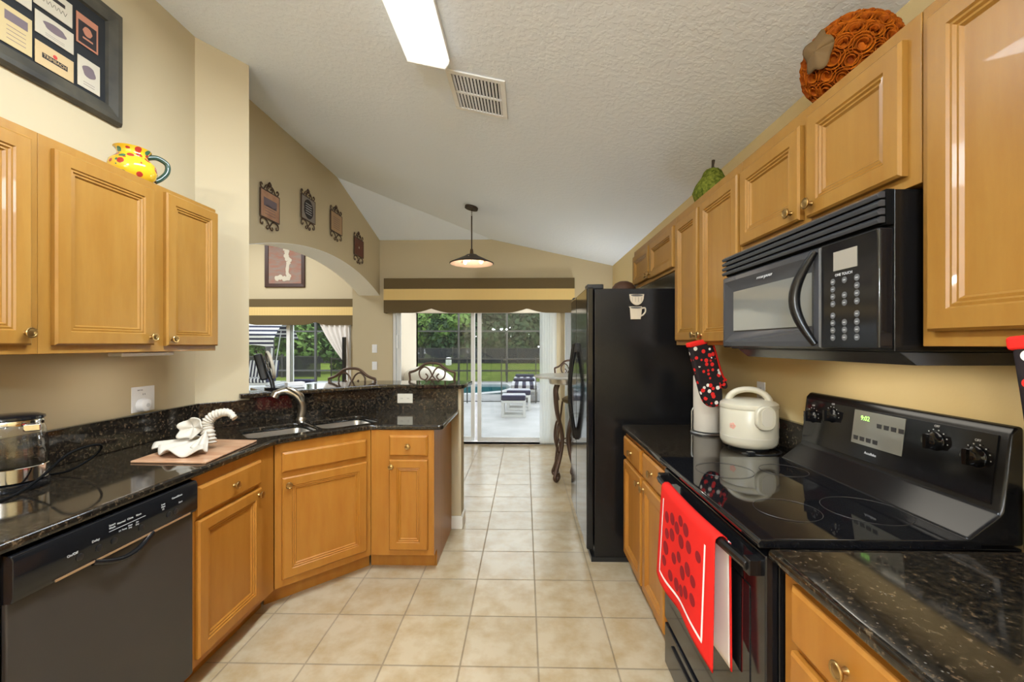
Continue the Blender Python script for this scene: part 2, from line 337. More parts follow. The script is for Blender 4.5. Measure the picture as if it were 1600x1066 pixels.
def link(name, me, parent=None, bevel=0, smooth=None, loc=None, seg=2, solid=0, sub=0):
    if smooth is not None or bevel:
        for p in me.polygons: p.use_smooth = True
        try: me.set_sharp_from_angle(angle=R(smooth if smooth else 35))
        except Exception: pass
    o = bpy.data.objects.new(name, me); col.objects.link(o)
    if parent is not None: o.parent = parent
    if loc is not None: o.location = loc
    if solid:
        md = o.modifiers.new('solid', 'SOLIDIFY'); md.thickness = solid; md.offset = 0
    if sub:
        md = o.modifiers.new('sub', 'SUBSURF'); md.levels = sub; md.render_levels = sub
    if bevel:
        md = o.modifiers.new('bevel', 'BEVEL'); md.width = bevel; md.segments = seg; md.limit_method = 'ANGLE'; md.angle_limit = R(40); md.harden_normals = True
    return o

def tag(o, label, cat, group=None):
    o['label'] = label; o['category'] = cat
    if group: o['group'] = group
    return o
def thing(name, label, cat, loc=(0, 0, 0), rz=0, group=None):
    o = bpy.data.objects.new(name, None); col.objects.link(o); o.empty_display_size = .05
    o.location = loc; o.rotation_euler = (0, 0, R(rz)); return tag(o, label, cat, group)
def struct(name, mb, m, **k):
    o = mb.build(name, m, **k); o['kind'] = 'structure'; return o
def dup(root, loc, rz=None, label=None):
    r = root.copy(); col.objects.link(r); r.location = loc
    if rz is not None: r.rotation_euler = (0, 0, R(rz))
    if label: r['label'] = label
    for ch in list(root.children):
        c = ch.copy(); col.objects.link(c); c.parent = r
        for g in list(ch.children):
            d = g.copy(); col.objects.link(d); d.parent = c
    return r
def curve_mesh(splines, extrude, bev, name='c', res=2):
    """filled flat outline (with holes) given thickness and a rounded edge"""
    cu = bpy.data.curves.new(name, 'CURVE'); cu.dimensions = '2D'; cu.fill_mode = 'BOTH'; cu.extrude = extrude; cu.bevel_depth = bev; cu.bevel_resolution = res; cu.offset = -bev
    for sp in splines:
        q = cu.splines.new('POLY'); q.points.add(len(sp) - 1); q.use_cyclic_u = True
        for i, p in enumerate(sp): q.points[i].co = (p[0], p[1], 0, 1)
    ob = bpy.data.objects.new(name, cu); col.objects.link(ob)
    dg = bpy.context.evaluated_depsgraph_get(); dg.update()
    me = bpy.data.meshes.new_from_object(ob.evaluated_get(dg)); bpy.data.objects.remove(ob); bpy.data.curves.remove(cu)
    me.materials.clear()
    return me
def text_obj(name, body, size, m, parent, loc, rot=(pi / 2, 0, 0), align='CENTER', shear=0, sx=1.0):
    cu = bpy.data.curves.new(name, 'FONT'); cu.body = body; cu.size = size; cu.align_x = align; cu.align_y = 'CENTER'; cu.extrude = .0003; cu.shear = shear; cu.resolution_u = 3
    ob = bpy.data.objects.new(name, cu); col.objects.link(ob)
    dg = bpy.context.evaluated_depsgraph_get(); dg.update()
    me = bpy.data.meshes.new_from_object(ob.evaluated_get(dg)); bpy.data.objects.remove(ob); bpy.data.curves.remove(cu)
    me.materials.clear(); me.materials.append(M[m])
    for v in me.vertices: v.co.x *= sx
    o = bpy.data.objects.new(name, me); col.objects.link(o); o.parent = parent; o.location = loc; o.rotation_euler = rot
    return o
def rrect(x0, y0, x1, y1, r, n=6):
    pts = []
    for cx, cy_, a0 in ((x1 - r, y0 + r, -90), (x1 - r, y1 - r, 0), (x0 + r, y1 - r, 90), (x0 + r, y0 + r, 180)):
        for k in range(n + 1):
            a = R(a0 + 90 * k / n); pts.append((cx + r * cos(a), cy_ + r * sin(a)))
    return pts
def circ(cx, cy_, r, n=24): return [(cx + r * cos(2 * pi * k / n), cy_ + r * sin(2 * pi * k / n)) for k in range(n)]
def spline(pts, n=8, closed=False):
    P = [Vector(p) for p in pts]; out = []; N = len(P)
    for i in range(N if closed else N - 1):
        p0 = P[(i - 1) % N] if closed or i > 0 else P[0] * 2 - P[1]
        p1 = P[i]; p2 = P[(i + 1) % N]; p3 = P[(i + 2) % N] if closed or i + 2 < N else P[-1] * 2 - P[-2]
        for k in range(n):
            t = k / n
            out.append(.5 * ((2 * p1) + (-p0 + p2) * t + (2 * p0 - 5 * p1 + 4 * p2 - p3) * t * t + (-p0 + 3 * p1 - 3 * p2 + p3) * t ** 3))
    if not closed: out.append(P[-1])
    return out
def spiral(cx, cz, r0, r1, a0, a1, n=20, y=0):
    return [(cx + (r0 + (r1 - r0) * k / n) * cos(R(a0 + (a1 - a0) * k / n)), y, cz + (r0 + (r1 - r0) * k / n) * sin(R(a0 + (a1 - a0) * k / n))) for k in range(n + 1)]

# ------------------------------------------------------------------ the room
def ceil_a(x): return 2.47 + .222 * (1.21 - x)
XR = 1.21
# floor
struct('floor', MB().box(-8.5, -3, -.08, 1.33, 5.9, 0).box(-8.5, 5.9, -.08, -2.2, 8.6, 0), 'tile')
# ceiling: long slope and hipped end
def slab(mb, pts, t=.12):
    n = len(pts); v = list(pts) + [(p[0], p[1], p[2] + t) for p in pts]
    mb.add(v, [tuple(range(n)), tuple(range(n, 2 * n))[::-1]] + [(i, (i + 1) % n, n + (i + 1) % n, n + i) for i in range(n)])
yB = lambda x: 5.85 - (ceil_a(x) - 2.84) / .26
XL = -2.12
mb = MB()
slab(mb, [(1.3, -3, ceil_a(1.3)), (1.3, 5.92, ceil_a(1.3)), (-.457, 5.92, ceil_a(-.457)), (-.457, 5.85, ceil_a(-.457)), (XL, yB(XL), ceil_a(XL)), (XL, -3, ceil_a(XL))])
slab(mb, [(-.457, 5.85, 2.84), (-.457, 5.92, 2.83), (XL, 5.92, 2.82), (XL, yB(XL), ceil_a(XL))])
struct('ceiling', mb, 'ceiling')
struct('wall_left', MB().box(-2.02, -3, 0, -1.9, 2.40, 3.3), 'wall')
struct('wall_left_angled', MB().prism([(-1.9, 2.40), (-1.71, 2.59), (-1.80, 2.68), (-2.02, 2.56), (-2.02, 2.40)], 0, 3.3), 'wall')
# arch wall
arc = []
for k in range(33):
    y = 2.9 + 2.95 * k / 32; d = y - 4.375
    arc.append((y, 2.325 - (4.41 - math.sqrt(4.41 ** 2 - d * d))))
poly = [(2.56, 0), (2.9, 0)] + arc + [(5.85, 3.35), (2.56, 3.35)]
mb = MB(); N = len(arc)
v = []; f = []
for x in (-2.31, -2.02):
    v += [(x, 2.56, 0), (x, 2.9, 0), (x, 2.9, 3.35), (x, 2.56, 3.35)] + [(x, a[0], a[1]) for a in arc] + [(x, a[0], 3.35) for a in arc]
h = 4 + 2 * N
f += [(0, 1, 2, 3), (h, h + 3, h + 2, h + 1), (0, 3, h + 3, h), (1, h + 1, h + 4, 4), (2, 3, h + 3, h + 2)]
for k in range(N - 1):
    f += [(4 + k, 5 + k, 4 + N + k + 1, 4 + N + k), (h + 4 + k, h + 4 + N + k, h + 5 + N + k, h + 5 + k), (4 + k, h + 4 + k, h + 5 + k, 5 + k), (4 + N + k, 5 + N + k, h + 5 + N + k, h + 4 + N + k)]
mb.add(v, f)
struct('wall_arch', mb, 'wall')
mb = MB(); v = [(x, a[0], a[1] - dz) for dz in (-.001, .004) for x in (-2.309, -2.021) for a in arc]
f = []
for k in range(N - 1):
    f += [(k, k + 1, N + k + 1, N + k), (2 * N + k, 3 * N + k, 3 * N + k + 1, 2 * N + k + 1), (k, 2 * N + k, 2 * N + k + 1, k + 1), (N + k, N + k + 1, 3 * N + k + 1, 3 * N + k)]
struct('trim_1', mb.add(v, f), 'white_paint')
struct('wall_right', MB().box(XR, -3, 0, 1.33, 5.97, 3.0), 'wall_gold')
DX0, DX1, DH = -1.84, .43, 2.08
struct('wall_back', MB().box(-2.40, 5.85, 0, DX0, 5.97, 3.4).box(DX1, 5.85, 0, XR, 5.97, 3.4).box(DX0, 5.85, DH, DX1, 5.97, 3.4), 'wall')
struct('wall_rear', MB().box(-2.02, -3.12, 0, 1.33, -3, 3.4), 'wall')
# family room
FX0, FX1 = -6.5, -3.52
struct('wall_family_back', MB().box(-8.5, 8.5, 0, FX0, 8.62, 4.1).box(FX1, 8.5, 0, -2.19, 8.62, 4.1).box(FX0, 8.5, 2.15, FX1, 8.62, 4.1), 'wall')
struct('wall_family_left', MB().box(-8.62, 1, 0, -8.5, 8.62, 4.1), 'wall')
struct('wall_family_front', MB().box(-8.5, .88, 0, -2.02, 1, 4.1), 'wall')
struct('wall_family_right', MB().box(-2.14, 1, 3.3, -2.02, 2.9, 4.1).box(-2.31, 2.9, 3.35, -2.19, 8.5, 4.1), 'wall')
struct('ceiling_family', MB().box(-8.62, .88, 4.1, -2.0, 8.62, 4.2), 'ceiling')
struct('wall_lanai', MB().box(-2.31, 5.97, -.1, -2.19, 8.62, 3.3), 'stucco')
# half wall of the peninsula, diagonal and straight
T = Vector((.70711, .70711)); NN = Vector((.70711, -.70711))   # along the diagonal / toward the kitchen
L0 = Vector((-1.9, 2.40))
def dg_(s, n): p = L0 + T * s + NN * n; return (p.x, p.y)
def meet(n, y):                       # where a line offset n from the diagonal crosses Y=y
    p = L0 + NN * n; s = (y - p.y) / .70711; return (p.x + .70711 * s, y)
struct('wall_peninsula', MB().prism([dg_(.27, -.002), meet(-.002, 3.18), (-.48, 3.18), (-.48, 3.32), meet(-.142, 3.32), dg_(.27, -.142)], 0, 1.058), 'wall')
struct('baseboard_peninsula', MB().box(-.556, 3.168, 0, -.468, 3.332, .085).box(-.556, 3.172, .085, -.472, 3.328, .095), 'trim', bevel=.003)
struct('baseboard_back', MB().box(DX1 + .03, 5.836, 0, XR, 5.849, .09), 'trim')

# ------------------------------------------------------------------ sliding door and family window (setting)
def framed(name, x0, x1, z0, z1, y, w, d, parent_kind=True):
    mb = MB().box(x0, y, z0, x0 + w, y + d, z1).box(x1 - w, y, z0, x1, y + d, z1).box(x0 + w, y, z0, x1 - w, y + d, z0 + w).box(x0 + w, y, z1 - w, x1 - w, y + d, z1)
    return mb
door = struct('door_1', framed('f', DX0, DX1, -.0, DH, 5.87, .035, .09), 'white_paint', bevel=.003)
def sash(x0, x1, y, parent, z0=.04, z1=2.05, w=.055):
    o = framed('f', x0, x1, z0, z1, y, w, .03).build('door_panel', 'white_paint', parent, bevel=.003)
    MB().box(x0 + w, y + .012, z0 + w, x1 - w, y + .018, z1 - w).build('pane', 'pane', o)
    return o
sash(-.66, .40, 5.875, door)
s2 = sash(-1.80, -.70, 5.915, door)
MB().box(-1.795, 5.862, 1.33, -1.765, 5.885, 1.52).build('door_handle', 'white_paint', door, bevel=.004)
MB().box(DX0 + .02, 5.87, .0, DX1 - .02, 5.96, .03).build('door_track', 'steel', door)
win = struct('window_1', framed('f', FX0, FX1, 0, 2.15, 8.52, .05, .09), 'white_paint')
def wsash(x0, x1, y, p):
    o = framed('f', x0, x1, .05, 2.10, y, .07, .03).build('window_panel', 'white_paint', p); MB().box(x0 + .07, y + .012, .12, x1 - .07, y + .018, 2.03).build('pane', 'pane', o)
wsash(-4.86, -3.57, 8.53, win); wsash(-6.45, -4.74, 8.565, win)

# ------------------------------------------------------------------ cabinets (local: x to the viewer's right, y into the wall, z up)
DOOR = [(0, 0), (0, -.014), (.006, -.020), (.046, -.020), (.050, -.015), (.056, -.0165), (.060, -.011), (.066, -.0125), (.071, -.006)]
DRAW = [(0, 0), (0, -.012), (.010, -.020)]
knob_me = None
def knob(parent, x, z, y=-.02):
    global knob_me
    if knob_me is None:
        o = MB().lathe([(.008, 0), (.0055, .006), (.0055, .013), (.0150, .0155), (.0172, .018), (.0172, .0205), (.0155, .0225), (.0125, .0225), (.0115, .0215), (.004, .0235)], 20, axis='y').build('knob', 'brass', parent, smooth=40)
        knob_me = o.data
    else: o = link('knob', knob_me, parent)
    o.location = (x, y, z); return o
def cab_door(root, x0, z0, x1, z1, m, kx=None, kz=None):
    d = MB().panel(x0, z0, x1, z1, DOOR).build('door', m, root)
    if kx is not None: knob(d, kx, kz)
    return d
def cab_drawer(root, x0, z0, x1, z1, m, k=True, name='drawer'):
    d = MB().panel(x0, z0, x1, z1, DRAW).build(name, m, root)
    if k: knob(d, (x0 + x1) / 2, (z0 + z1) / 2)
    return d
def base_body(root, w, m, depth=.57, el=0, er=0):
    b = MB().box(0, 0, .105, w, .02, .868).box(0, .02, .105, w, depth, .655).build('body', m, root, bevel=.0015)
    MB().box(.002 - el, .085, 0, w - .002 + er, .10, .105).build('toe_kick', m, root)
    return b
# --- left uppers, face X=-1.61
def left(y, x=-1.61): return dict(loc=(x, y, 0), rz=90)
U = 2.09; UB = 1.357
c = thing('wall_cabinet', 'maple upper cabinet with the single door cut by the left picture edge', 'cabinet', **left(.80))
MB().box(0, 0, UB, .566, .285, U).build('body', 'maple', c, bevel=.002); cab_door(c, .03, UB + .03, .537, U - .035, 'maple', .517, 1.427)
c = thing('wall_cabinet', 'two-door maple upper cabinet on the left wall under the yellow jug', 'cabinet', **left(1.3665))
MB().box(0, 0, UB, .805, .285, U).build('body', 'maple', c, bevel=.002)
cab_door(c, .0385, UB + .03, .4235, U - .035, 'maple', .4025, 1.420); cab_door(c, .4855, UB + .025, .800, U - .022, 'maple', .508, 1.413)
# --- right uppers, face X=.90; local x runs toward the camera
def right(y, x=.90): return dict(loc=(x, y, 0), rz=-90)
RT = 2.145; RB = 1.385
c = thing('wall_cabinet', 'short maple two-door cabinet hung over the black refrigerator', 'cabinet', **right(3.50))
MB().box(0, 0, 1.835, .968, .308, RT).build('body', 'maple', c, bevel=.002); MB().box(.02, .022, 1.8335, .948, .30, 1.8355).build('underside', 'white_paint', c)
cab_door(c, .019, 1.862, .452, 2.10, 'maple', .425, 1.885); cab_door(c, .483, 1.853, .952, 2.10, 'maple', .51, 1.885)
c = thing('wall_cabinet', 'tall maple two-door cabinet with the oven mitt hanging from its knob', 'cabinet', **right(2.530))
MB().box(0, 0, RB, .760, .308, RT).build('body', 'maple', c, bevel=.002)
cab_door(c, .026, 1.409, .341, 2.095, 'maple', .318, 1.439); cab_door(c, .373, 1.400, .749, 2.10, 'maple', .40, 1.437)
c = thing('wall_cabinet', 'short maple two-door cabinet directly above the black microwave', 'cabinet', **right(1.768))
MB().box(0, 0, 1.757, .79, .308, RT).build('body', 'maple', c, bevel=.002)
cab_door(c, .013, 1.79, .388, 2.095, 'maple', .350, 1.823); cab_door(c, .422, 1.785, .756, 2.105, 'maple', .449, 1.823)
c = thing('wall_cabinet', 'tall maple upper cabinet filling the top right corner, right of the microwave', 'cabinet', **right(.975))
MB().box(0, 0, RB, .80, .308, RT).build('body', 'maple', c, bevel=.002)
cab_door(c, .026, 1.418, .39, 2.108, 'maple', .37, 1.44); cab_door(c, .41, 1.418, .775, 2.108, 'maple', .435, 1.44)
# --- left bases, face X=-1.31
ML = 'maple_low'
c = thing('base_cabinet', 'maple base cabinet left of the dishwasher at the left picture edge', 'cabinet', **left(.20, -1.31))
base_body(c, .825, ML); cab_drawer(c, .03, .712, .79, .83, ML); cab_door(c, .03, .14, .40, .69, ML, .37, .66); cab_door(c, .42, .14, .79, .69, ML, .45, .66)
c = thing('base_cabinet', 'maple base cabinet with one drawer and door between dishwasher and sink corner', 'cabinet', **left(1.636, -1.31))
base_body(c, .545, ML, er=.032); cab_drawer(c, .017, .705, .419, .822, ML); cab_door(c, .017, .138, .419, .686, ML, .392, .660)
c = thing('base_cabinet', 'wide maple sink cabinet set diagonally across the corner', 'cabinet', (-1.3085, 2.1865, 0), 45)
base_body(c, .525, ML, .55, .032, .032); cab_drawer(c, .033, .712, .493, .818, ML, False, 'false_drawer_front'); cab_door(c, .033, .148, .493, .684, ML, .060, .645)
c = thing('base_cabinet', 'narrow maple base cabinet closing the free end of the peninsula', 'cabinet', (-.937, 2.56, 0), 0)
base_body(c, .376, ML, .585, .032); cab_drawer(c, .115, .712, .350, .837, ML); cab_door(c, .115, .143, .350, .690, ML, .132, .652)
MB().prism([(0, .105), (.085, .105), (.085, 0), (.605, 0), (.605, .868), (0, .868)], .376, .386, 'x').build('end_panel', ML, c, bevel=.001)
# --- right bases, face X=.62
c = thing('base_cabinet', 'maple base cabinet with two drawers and two doors between refrigerator and range', 'cabinet', **right(2.602, .62))
base_body(c, .800, ML)
cab_drawer(c, .014, .712, .386, .835, ML); cab_drawer(c, .422, .712, .753, .835, ML)
cab_door(c, .014, .128, .386, .692, ML, .356, .655); cab_door(c, .422, .128, .753, .692, ML, .45, .655)
c = thing('base_cabinet', 'maple base cabinet with a drawer in the bottom right corner of the view', 'cabinet', **right(1.020, .62))
base_body(c, .86, ML)
cab_drawer(c, .047, .715, .390, .845, ML); cab_drawer(c, .42, .715, .83, .845, ML)
cab_door(c, .047, .128, .390, .695, ML, .36, .655); cab_door(c, .42, .128, .83, .695, ML, .45, .655)

# ------------------------------------------------------------------ counters
def counter(splines, name, label, zc=.885, ex=.005, bv=.010):
    me = curve_mesh(splines, ex, bv, name, 3); me.materials.append(M['granite'])
    r = thing(name, label, 'countertop', (0, 0, 0))
    o = link('slab', me, r, smooth=50); o.location = (0, 0, zc); return r
E0 = Vector((-1.282, 2.163))
def sk(s, d): p = E0 + T * s - NN * d; return (p.x, p.y)
def hole(s0, s1, d0, d1, r=.05): return [sk(a, b) for a, b in rrect(s0, d0, s1, d1, r)]
front = [(-1.282, .15), (-1.282, 2.10), (-1.278, 2.14), (-1.262, 2.183)]
front += [(-.962, 2.516), (-.935, 2.538), (-.900, 2.548)]
front += [(-.535, 2.548)] + [(-.520 + .025 * sin(R(a)), 2.573 - .025 * cos(R(a))) for a in range(10, 91, 16)] + [(-.495, 3.178)]
back = [meet(0.0, 3.178), (-1.9, 2.40), (-1.9, .15)]
cl = counter([front + back, hole(-.10, .245, .10, .41), hole(.275, .62, .10, .41)], 'countertop', 'long dark granite countertop wrapping from the left wall to the sink corner and peninsula')
def wedge_splash(root):
    mb = MB().prism([(-1.9, .15), (-1.872, .15), (-1.872, 2.388), (-1.9, 2.40)], .901, 1.048)
    mb.build('backsplash', 'granite', root, bevel=.003)
    a = Vector((-1.9, 2.40))
    MB().prism([(-1.9, 2.401), (-1.872, 2.389), dg_(.268, .028), dg_(.268, .0)], .901, 1.048).build('backsplash', 'granite', root, bevel=.003)
    MB().prism([dg_(.2685, .0), dg_(.2685, .028), meet(.028, 3.15), (-.50, 3.15), (-.50, 3.178), meet(.0, 3.178)], .901, 1.0575).build('backsplash', 'granite', root, bevel=.001)
wedge_splash(cl)
# raised bar
r = thing('raised_granite_counter', 'raised dark granite bar top along the back of the sink and peninsula', 'countertop')
pts = [dg_(.215, .045), meet(.055, 3.122), (-.475, 3.122), (-.452, 3.15), (-.430, 3.46), (-.455, 3.49), meet(-.36, 3.49), dg_(.35, -.36), dg_(.35, -.146), dg_(.276, -.146), dg_(.276, .004), dg_(.215, .004)]
me = curve_mesh([pts], .009, .006, 'slab', 3); me.materials.append(M['granite']); o = link('slab', me, r, smooth=50); o.location = (0, 0, 1.074)
# right counters
cr_ = counter([[(.586, 1.802), (.586, 2.56), (.60, 2.60), (1.208, 2.60), (1.208, 1.802)]], 'countertop', 'short dark granite countertop between refrigerator and range, under the rice cooker')
MB().box(1.182, 1.802, .901, 1.209, 2.60, 1.045).build('backsplash', 'granite', cr_, bevel=.003)
cn = counter([[(.586, .10), (.586, 1.028), (1.208, 1.028), (1.208, .10)]], 'countertop', 'dark granite countertop in the near right corner, beside the range')
MB().box(1.182, .10, .901, 1.209, 1.028, 1.045).build('backsplash', 'granite', cn, bevel=.003)

# sink: two bowls, under-mounted
r = thing('kitchen_sink', 'double-bowl stainless sink set into the diagonal granite counter', 'sink', (E0.x, E0.y, .87), 45)
def bowl(s0, s1, d0, d1):
    # local x = s, local y = d
    mb = MB(); rings = []
    for ins, z, rr_ in ((-.012, -.001, .055), (0, -.001, .05), (.004, -.03, .05), (.012, -.17, .06), (.04, -.185, .05), (.13, -.19, .03)):
        rings.append([(x, y, z) for x, y in rrect(s0 + ins, d0 + ins, s1 - ins, d1 - ins, rr_)])
    n = len(rings[0]); v = [p for g in rings for p in g]; f = []
    for i in range(len(rings) - 1):
        for k in range(n): f.append((i * n + k, (i + 1) * n + k, (i + 1) * n + (k + 1) % n, i * n + (k + 1) % n))
    f.append(tuple((len(rings) - 1) * n + k for k in range(n)))
    mb.add(v, f); o = mb.build('bowl', 'steel', r, smooth=40, solid=.0015, recalc=False)
    MB().lathe([(.042, -.1895), (.04, -.187), (.02, -.188), (.005, -.1885)], 20, ((s0 + s1) / 2, (d0 + d1) / 2, 0)).build('drain', 'chrome', o, smooth=40)
bowl(-.098, .243, .102, .408); bowl(.277, .618, .102, .408)
# faucet
r = thing('faucet', 'brushed nickel single-lever faucet behind the sink', 'faucet', (-1.455, 2.725, .90), 0)
MB().lathe([(.032, 0), (.032, .006), (.026, .014), (.023, .03)], 24).build('base', 'nickel', r, smooth=40)
sp_pts = spline([(0, 0, .02), (.008, 0, .07), (.002, -.01, .12), (-.03, -.025, .165), (-.075, -.05, .190), (-.115, -.07, .180), (-.130, -.078, .155)], 6)
MB().tube(sp_pts, [.0265 - .006 * min(1, i / 14) + (.006 if i > 30 else 0) for i in range(len(sp_pts))], 14).build('spout', 'nickel', r, smooth=60)
hp = spline([(.004, -.005, .115), (.012, -.015, .14), (.010, -.03, .165), (-.02, -.05, .196), (-.055, -.06, .212)], 6)
MB().tube(hp, [.021 - .013 * (i / len(hp)) for i in range(len(hp))], 12).build('lever', 'nickel', r, smooth=60)

# ------------------------------------------------------------------ dishwasher
r = thing('dishwasher', 'black built-in dishwasher under the left counter', 'dishwasher', **left(1.030, -1.30))
MB().box(.003, .012, .10, .597, .55, .862).build('body', 'black_satin', r)
MB().box(.002, -.004, .105, .598, .012, .740).build('door', 'black_panel', r, bevel=.005)
cp = MB()
prof = [(.012, .735), (-.016, .738), (-.022, .752), (-.022, .845), (-.016, .858), (.012, .862)]
cp.prism([(p[0], p[1]) for p in prof], .001, .599, 'x')
cpo = cp.build('control_panel', 'black_gloss', r, bevel=.003)
MB().box(.095, -.0245, .742, .560, -.022, .748).build('trim_strip', 'gold_strip', cpo)
# bowed pocket handle
hp = [(.20 + .20 * k / 12, -.020 - .012 * sin(pi * k / 12), .742 - .030 * sin(pi * k / 12)) for k in range(13)]
MB().tube(hp, .009, 8).build('handle', 'black_gloss', r, smooth=60)
for x, z, s_, tx in ((.14, .795, .008, 'On/Off'), (.205, .805, .008, 'Delay'), (.255, .826, .007, 'Smart\nWash'), (.285, .826, .007, 'Normal'), (.315, .826, .007, 'China'), (.345, .826, .007, 'Rinse'), (.29, .800, .006, 'Hi Temp'), (.315, .800, .006, 'Heat\nDry'), (.34, .800, .006, 'Air\nDry'), (.44, .815, .007, 'Low\nMed\nHi'), (.50, .83, .007, 'Cancel/Drain'), (.515, .805, .007, 'Start')):
    text_obj('lettering', tx, s_ * 1.25, 'label_grey', cpo, (x, -.0225, z))
for x in (.16, .215, .262, .355, .465, .495):
    MB().lathe([(.010, 0), (.010, .002), (.007, .003)], 16, axis='y').build('button', 'black_plastic', cpo, smooth=40, loc=(x, -.022, .778))
MB().box(.245, -.0232, .812, .37, -.022, .8130).build('marking_line', 'label_grey', cpo)
MB().box(.01, .06, 0, .59, .075, .10).build('toe_kick', 'black_satin', r)

# ------------------------------------------------------------------ range
r = thing('range', 'black electric range with smooth glass cooktop in the right counter', 'stove', **right(1.797, .60))
W = .757
MB().box(.004, .02, .03, W - .004, .60, .895).build('body', 'black_satin', r, bevel=.003)
ct = MB().prism([(-.030, .893), (-.034, .905), (-.028, .915), (.50, .917), (.50, .893)], 0, W, 'x').build('cooktop', 'black_glass', r, bevel=.003)
for cx, cy_, rad in ((.19, .15, .10), (.57, .15, .085), (.19, .37, .08), (.57, .37, .105)):
    MB().tube([(cx + rad * cos(2 * pi * k / 40), cy_ + rad * sin(2 * pi * k / 40), .9172) for k in range(40)], .0006, 4, closed=True).build('burner_ring', 'black_panel', ct)
# backguard with sloped apron
MB().prism([(.47, .917), (.545, .975), (.552, .985), (.575, 1.172), (.590, 1.190), (.606, 1.190), (.606, .90), (.47, .90)], 0.004, W - .004, 'x').build('backguard', 'black_satin', r, bevel=.008, seg=3)
def bgp(x, z, off=0):       # a point on the face of the control panel
    t = (z - .985) / (1.172 - .985); return (x, .552 + .023 * t - off, z)
cpo = MB().add([bgp(.02, .995, .003), bgp(W - .03, .995, .003), bgp(W - .03, 1.165, .003), bgp(.02, 1.165, .003), bgp(.02, .995, -.004), bgp(W - .03, .995, -.004), bgp(W - .03, 1.165, -.004), bgp(.02, 1.165, -.004)], [(0, 1, 2, 3), (7, 6, 5, 4), (0, 4, 5, 1), (1, 5, 6, 2), (2, 6, 7, 3), (3, 7, 4, 0)]).build('control_panel', 'black_gloss', r)
dsp = MB().add([bgp(.275, 1.045, .005), bgp(.475, 1.045, .005), bgp(.475, 1.160, .005), bgp(.275, 1.160, .005), bgp(.275, 1.045, 0), bgp(.475, 1.045, 0), bgp(.475, 1.160, 0), bgp(.275, 1.160, 0)], [(0, 1, 2, 3), (7, 6, 5, 4), (0, 4, 5, 1), (1, 5, 6, 2), (2, 6, 7, 3), (3, 7, 4, 0)]).build('display', 'window_grey', cpo, bevel=.001)
TILT = pi / 2 - math.atan2(.023, .187)
text_obj('clock_digits', '9:02', .022, 'led_green', dsp, bgp(.325, 1.135, .0055), (TILT, 0, 0))
for i in range(4):
    for j in range(2):
        MB().box(-.009, -.001, -.007, .009, .001, .007).build('touch_key', 'charcoal', dsp, loc=bgp(.295 + .027 * i + (.09 if j else 0), 1.065 + (.055 if j else 0), .0055))
text_obj('lettering', 'AccuBake', .012, 'label_grey', cpo, bgp(.36, 1.022, .0035), (TILT, 0, 0))
for kx, kz in ((.065, 1.10), (.17, 1.12), (.575, 1.115), (.685, 1.10)):
    k = MB().lathe([(.026, 0), (.027, .004), (.023, .008), (.021, .024), (.017, .027)], 24, axis='y').box(-.005, -.034, -.020, .005, -.024, .020).build('knob', 'black_gloss', cpo, smooth=40, loc=bgp(kx, kz, .003))
    for q in range(12):
        a = R(-60 + 300 * q / 11)
        MB().box(-.0014, -.0006, -.0014, .0014, .0004, .0014).build('dial_mark', 'label_grey', k, loc=(.033 * cos(a), 0, .033 * sin(a)))
    text_obj('lettering', 'OFF', .009, 'label_grey', cpo, bgp(kx - .002, kz + .042, .0035), (TILT, 0, 0))
# oven door, window, handle, drawer
d = MB().box(.006, -.012, .245, W - .006, .02, .872).build('oven_door', 'black_gloss', r, bevel=.005)
MB().box(.075, -.0145, .33, W - .075, -.011, .76).build('oven_window', 'black_glass', d, bevel=.001)
hb = MB().tube([(.03 + (W - .06) * k / 16, -.040 - .016 * sin(pi * k / 16), .835) for k in range(17)], .013, 10).box(.018, -.045, .815, .050, -.010, .855).box(W - .050, -.045, .815, W - .018, -.010, .855)
hb.build('handle', 'black_satin', d, bevel=.003)
for i in range(4): MB().box(.06, -.0135, .853 + i * .004, W - .06, -.011, .8545 + i * .004).build('vent_slot', 'dark_gap', d)
dr = MB().box(.006, -.012, .055, W - .006, .02, .225).build('drawer', 'black_gloss', r, bevel=.005)
MB().box(.10, -.020, .17, W - .10, -.010, .19).build('grip', 'black_satin', dr, bevel=.004)
for x in (.05, W - .05):
    for y in (.06, .55): MB().lathe([(.018, 0), (.018, .03)], 12, (x, y, 0)).build('foot', 'black_plastic', r)

# towel over the oven handle
r = thing('dish_towel', 'red dish towel with maroon spots and white border line draped over the oven handle', 'towel', (.60, 1.797, .835), -90)
HX0, HX1 = .135, .60
def tw(u, v, back=False):
    x = HX0 + (HX1 - HX0) * u; bow = .016 * sin(pi * (x - .03) / .70)
    if v < .12:
        a = pi * (v / .12); y = -.040 - bow + .0185 * cos(a) * 1.0; z = .0175 * sin(a)
    else:
        t = (v - .12) / .88; y = -.0585 - bow - .012 * t - .007 * sin(9 * u + 1) * t; z = -.335 * t - .014 * t * sin(7 * u) - .02 * u * t
        x += .008 * t * (u - .4)
    return (x, y, z)
MB().grid(tw, 36, 40).build('front_fold', 'red_cloth', r, smooth=80, solid=.0025)
def tb(u, v):
    x = HX0 + .006 + (HX1 + .006 - HX0) * u; bow = .016 * sin(pi * (x - .03) / .70); t = v
    return (x, -.0235 - bow * .7 + .003 * sin(8 * u) * t, .004 - .345 * t - .01 * u * t)
MB().grid(tb, 24, 20).build('back_fold', 'white_cloth', r, smooth=80, solid=.002)
MB().grid(lambda u, v: (tb(1, v)[0] + .008 * (u - .4), tb(1, v)[1] - .002, tb(1, v)[2]), 2, 20).build('hem', 'red_cloth', r, smooth=80, solid=.003)
def on_towel(u, v, off=.0022):
    p = tw(u, v); return (p[0], p[1] - off, p[2])
bl = []
for a in range(25): bl.append((.09 + .80 * a / 24, .90))
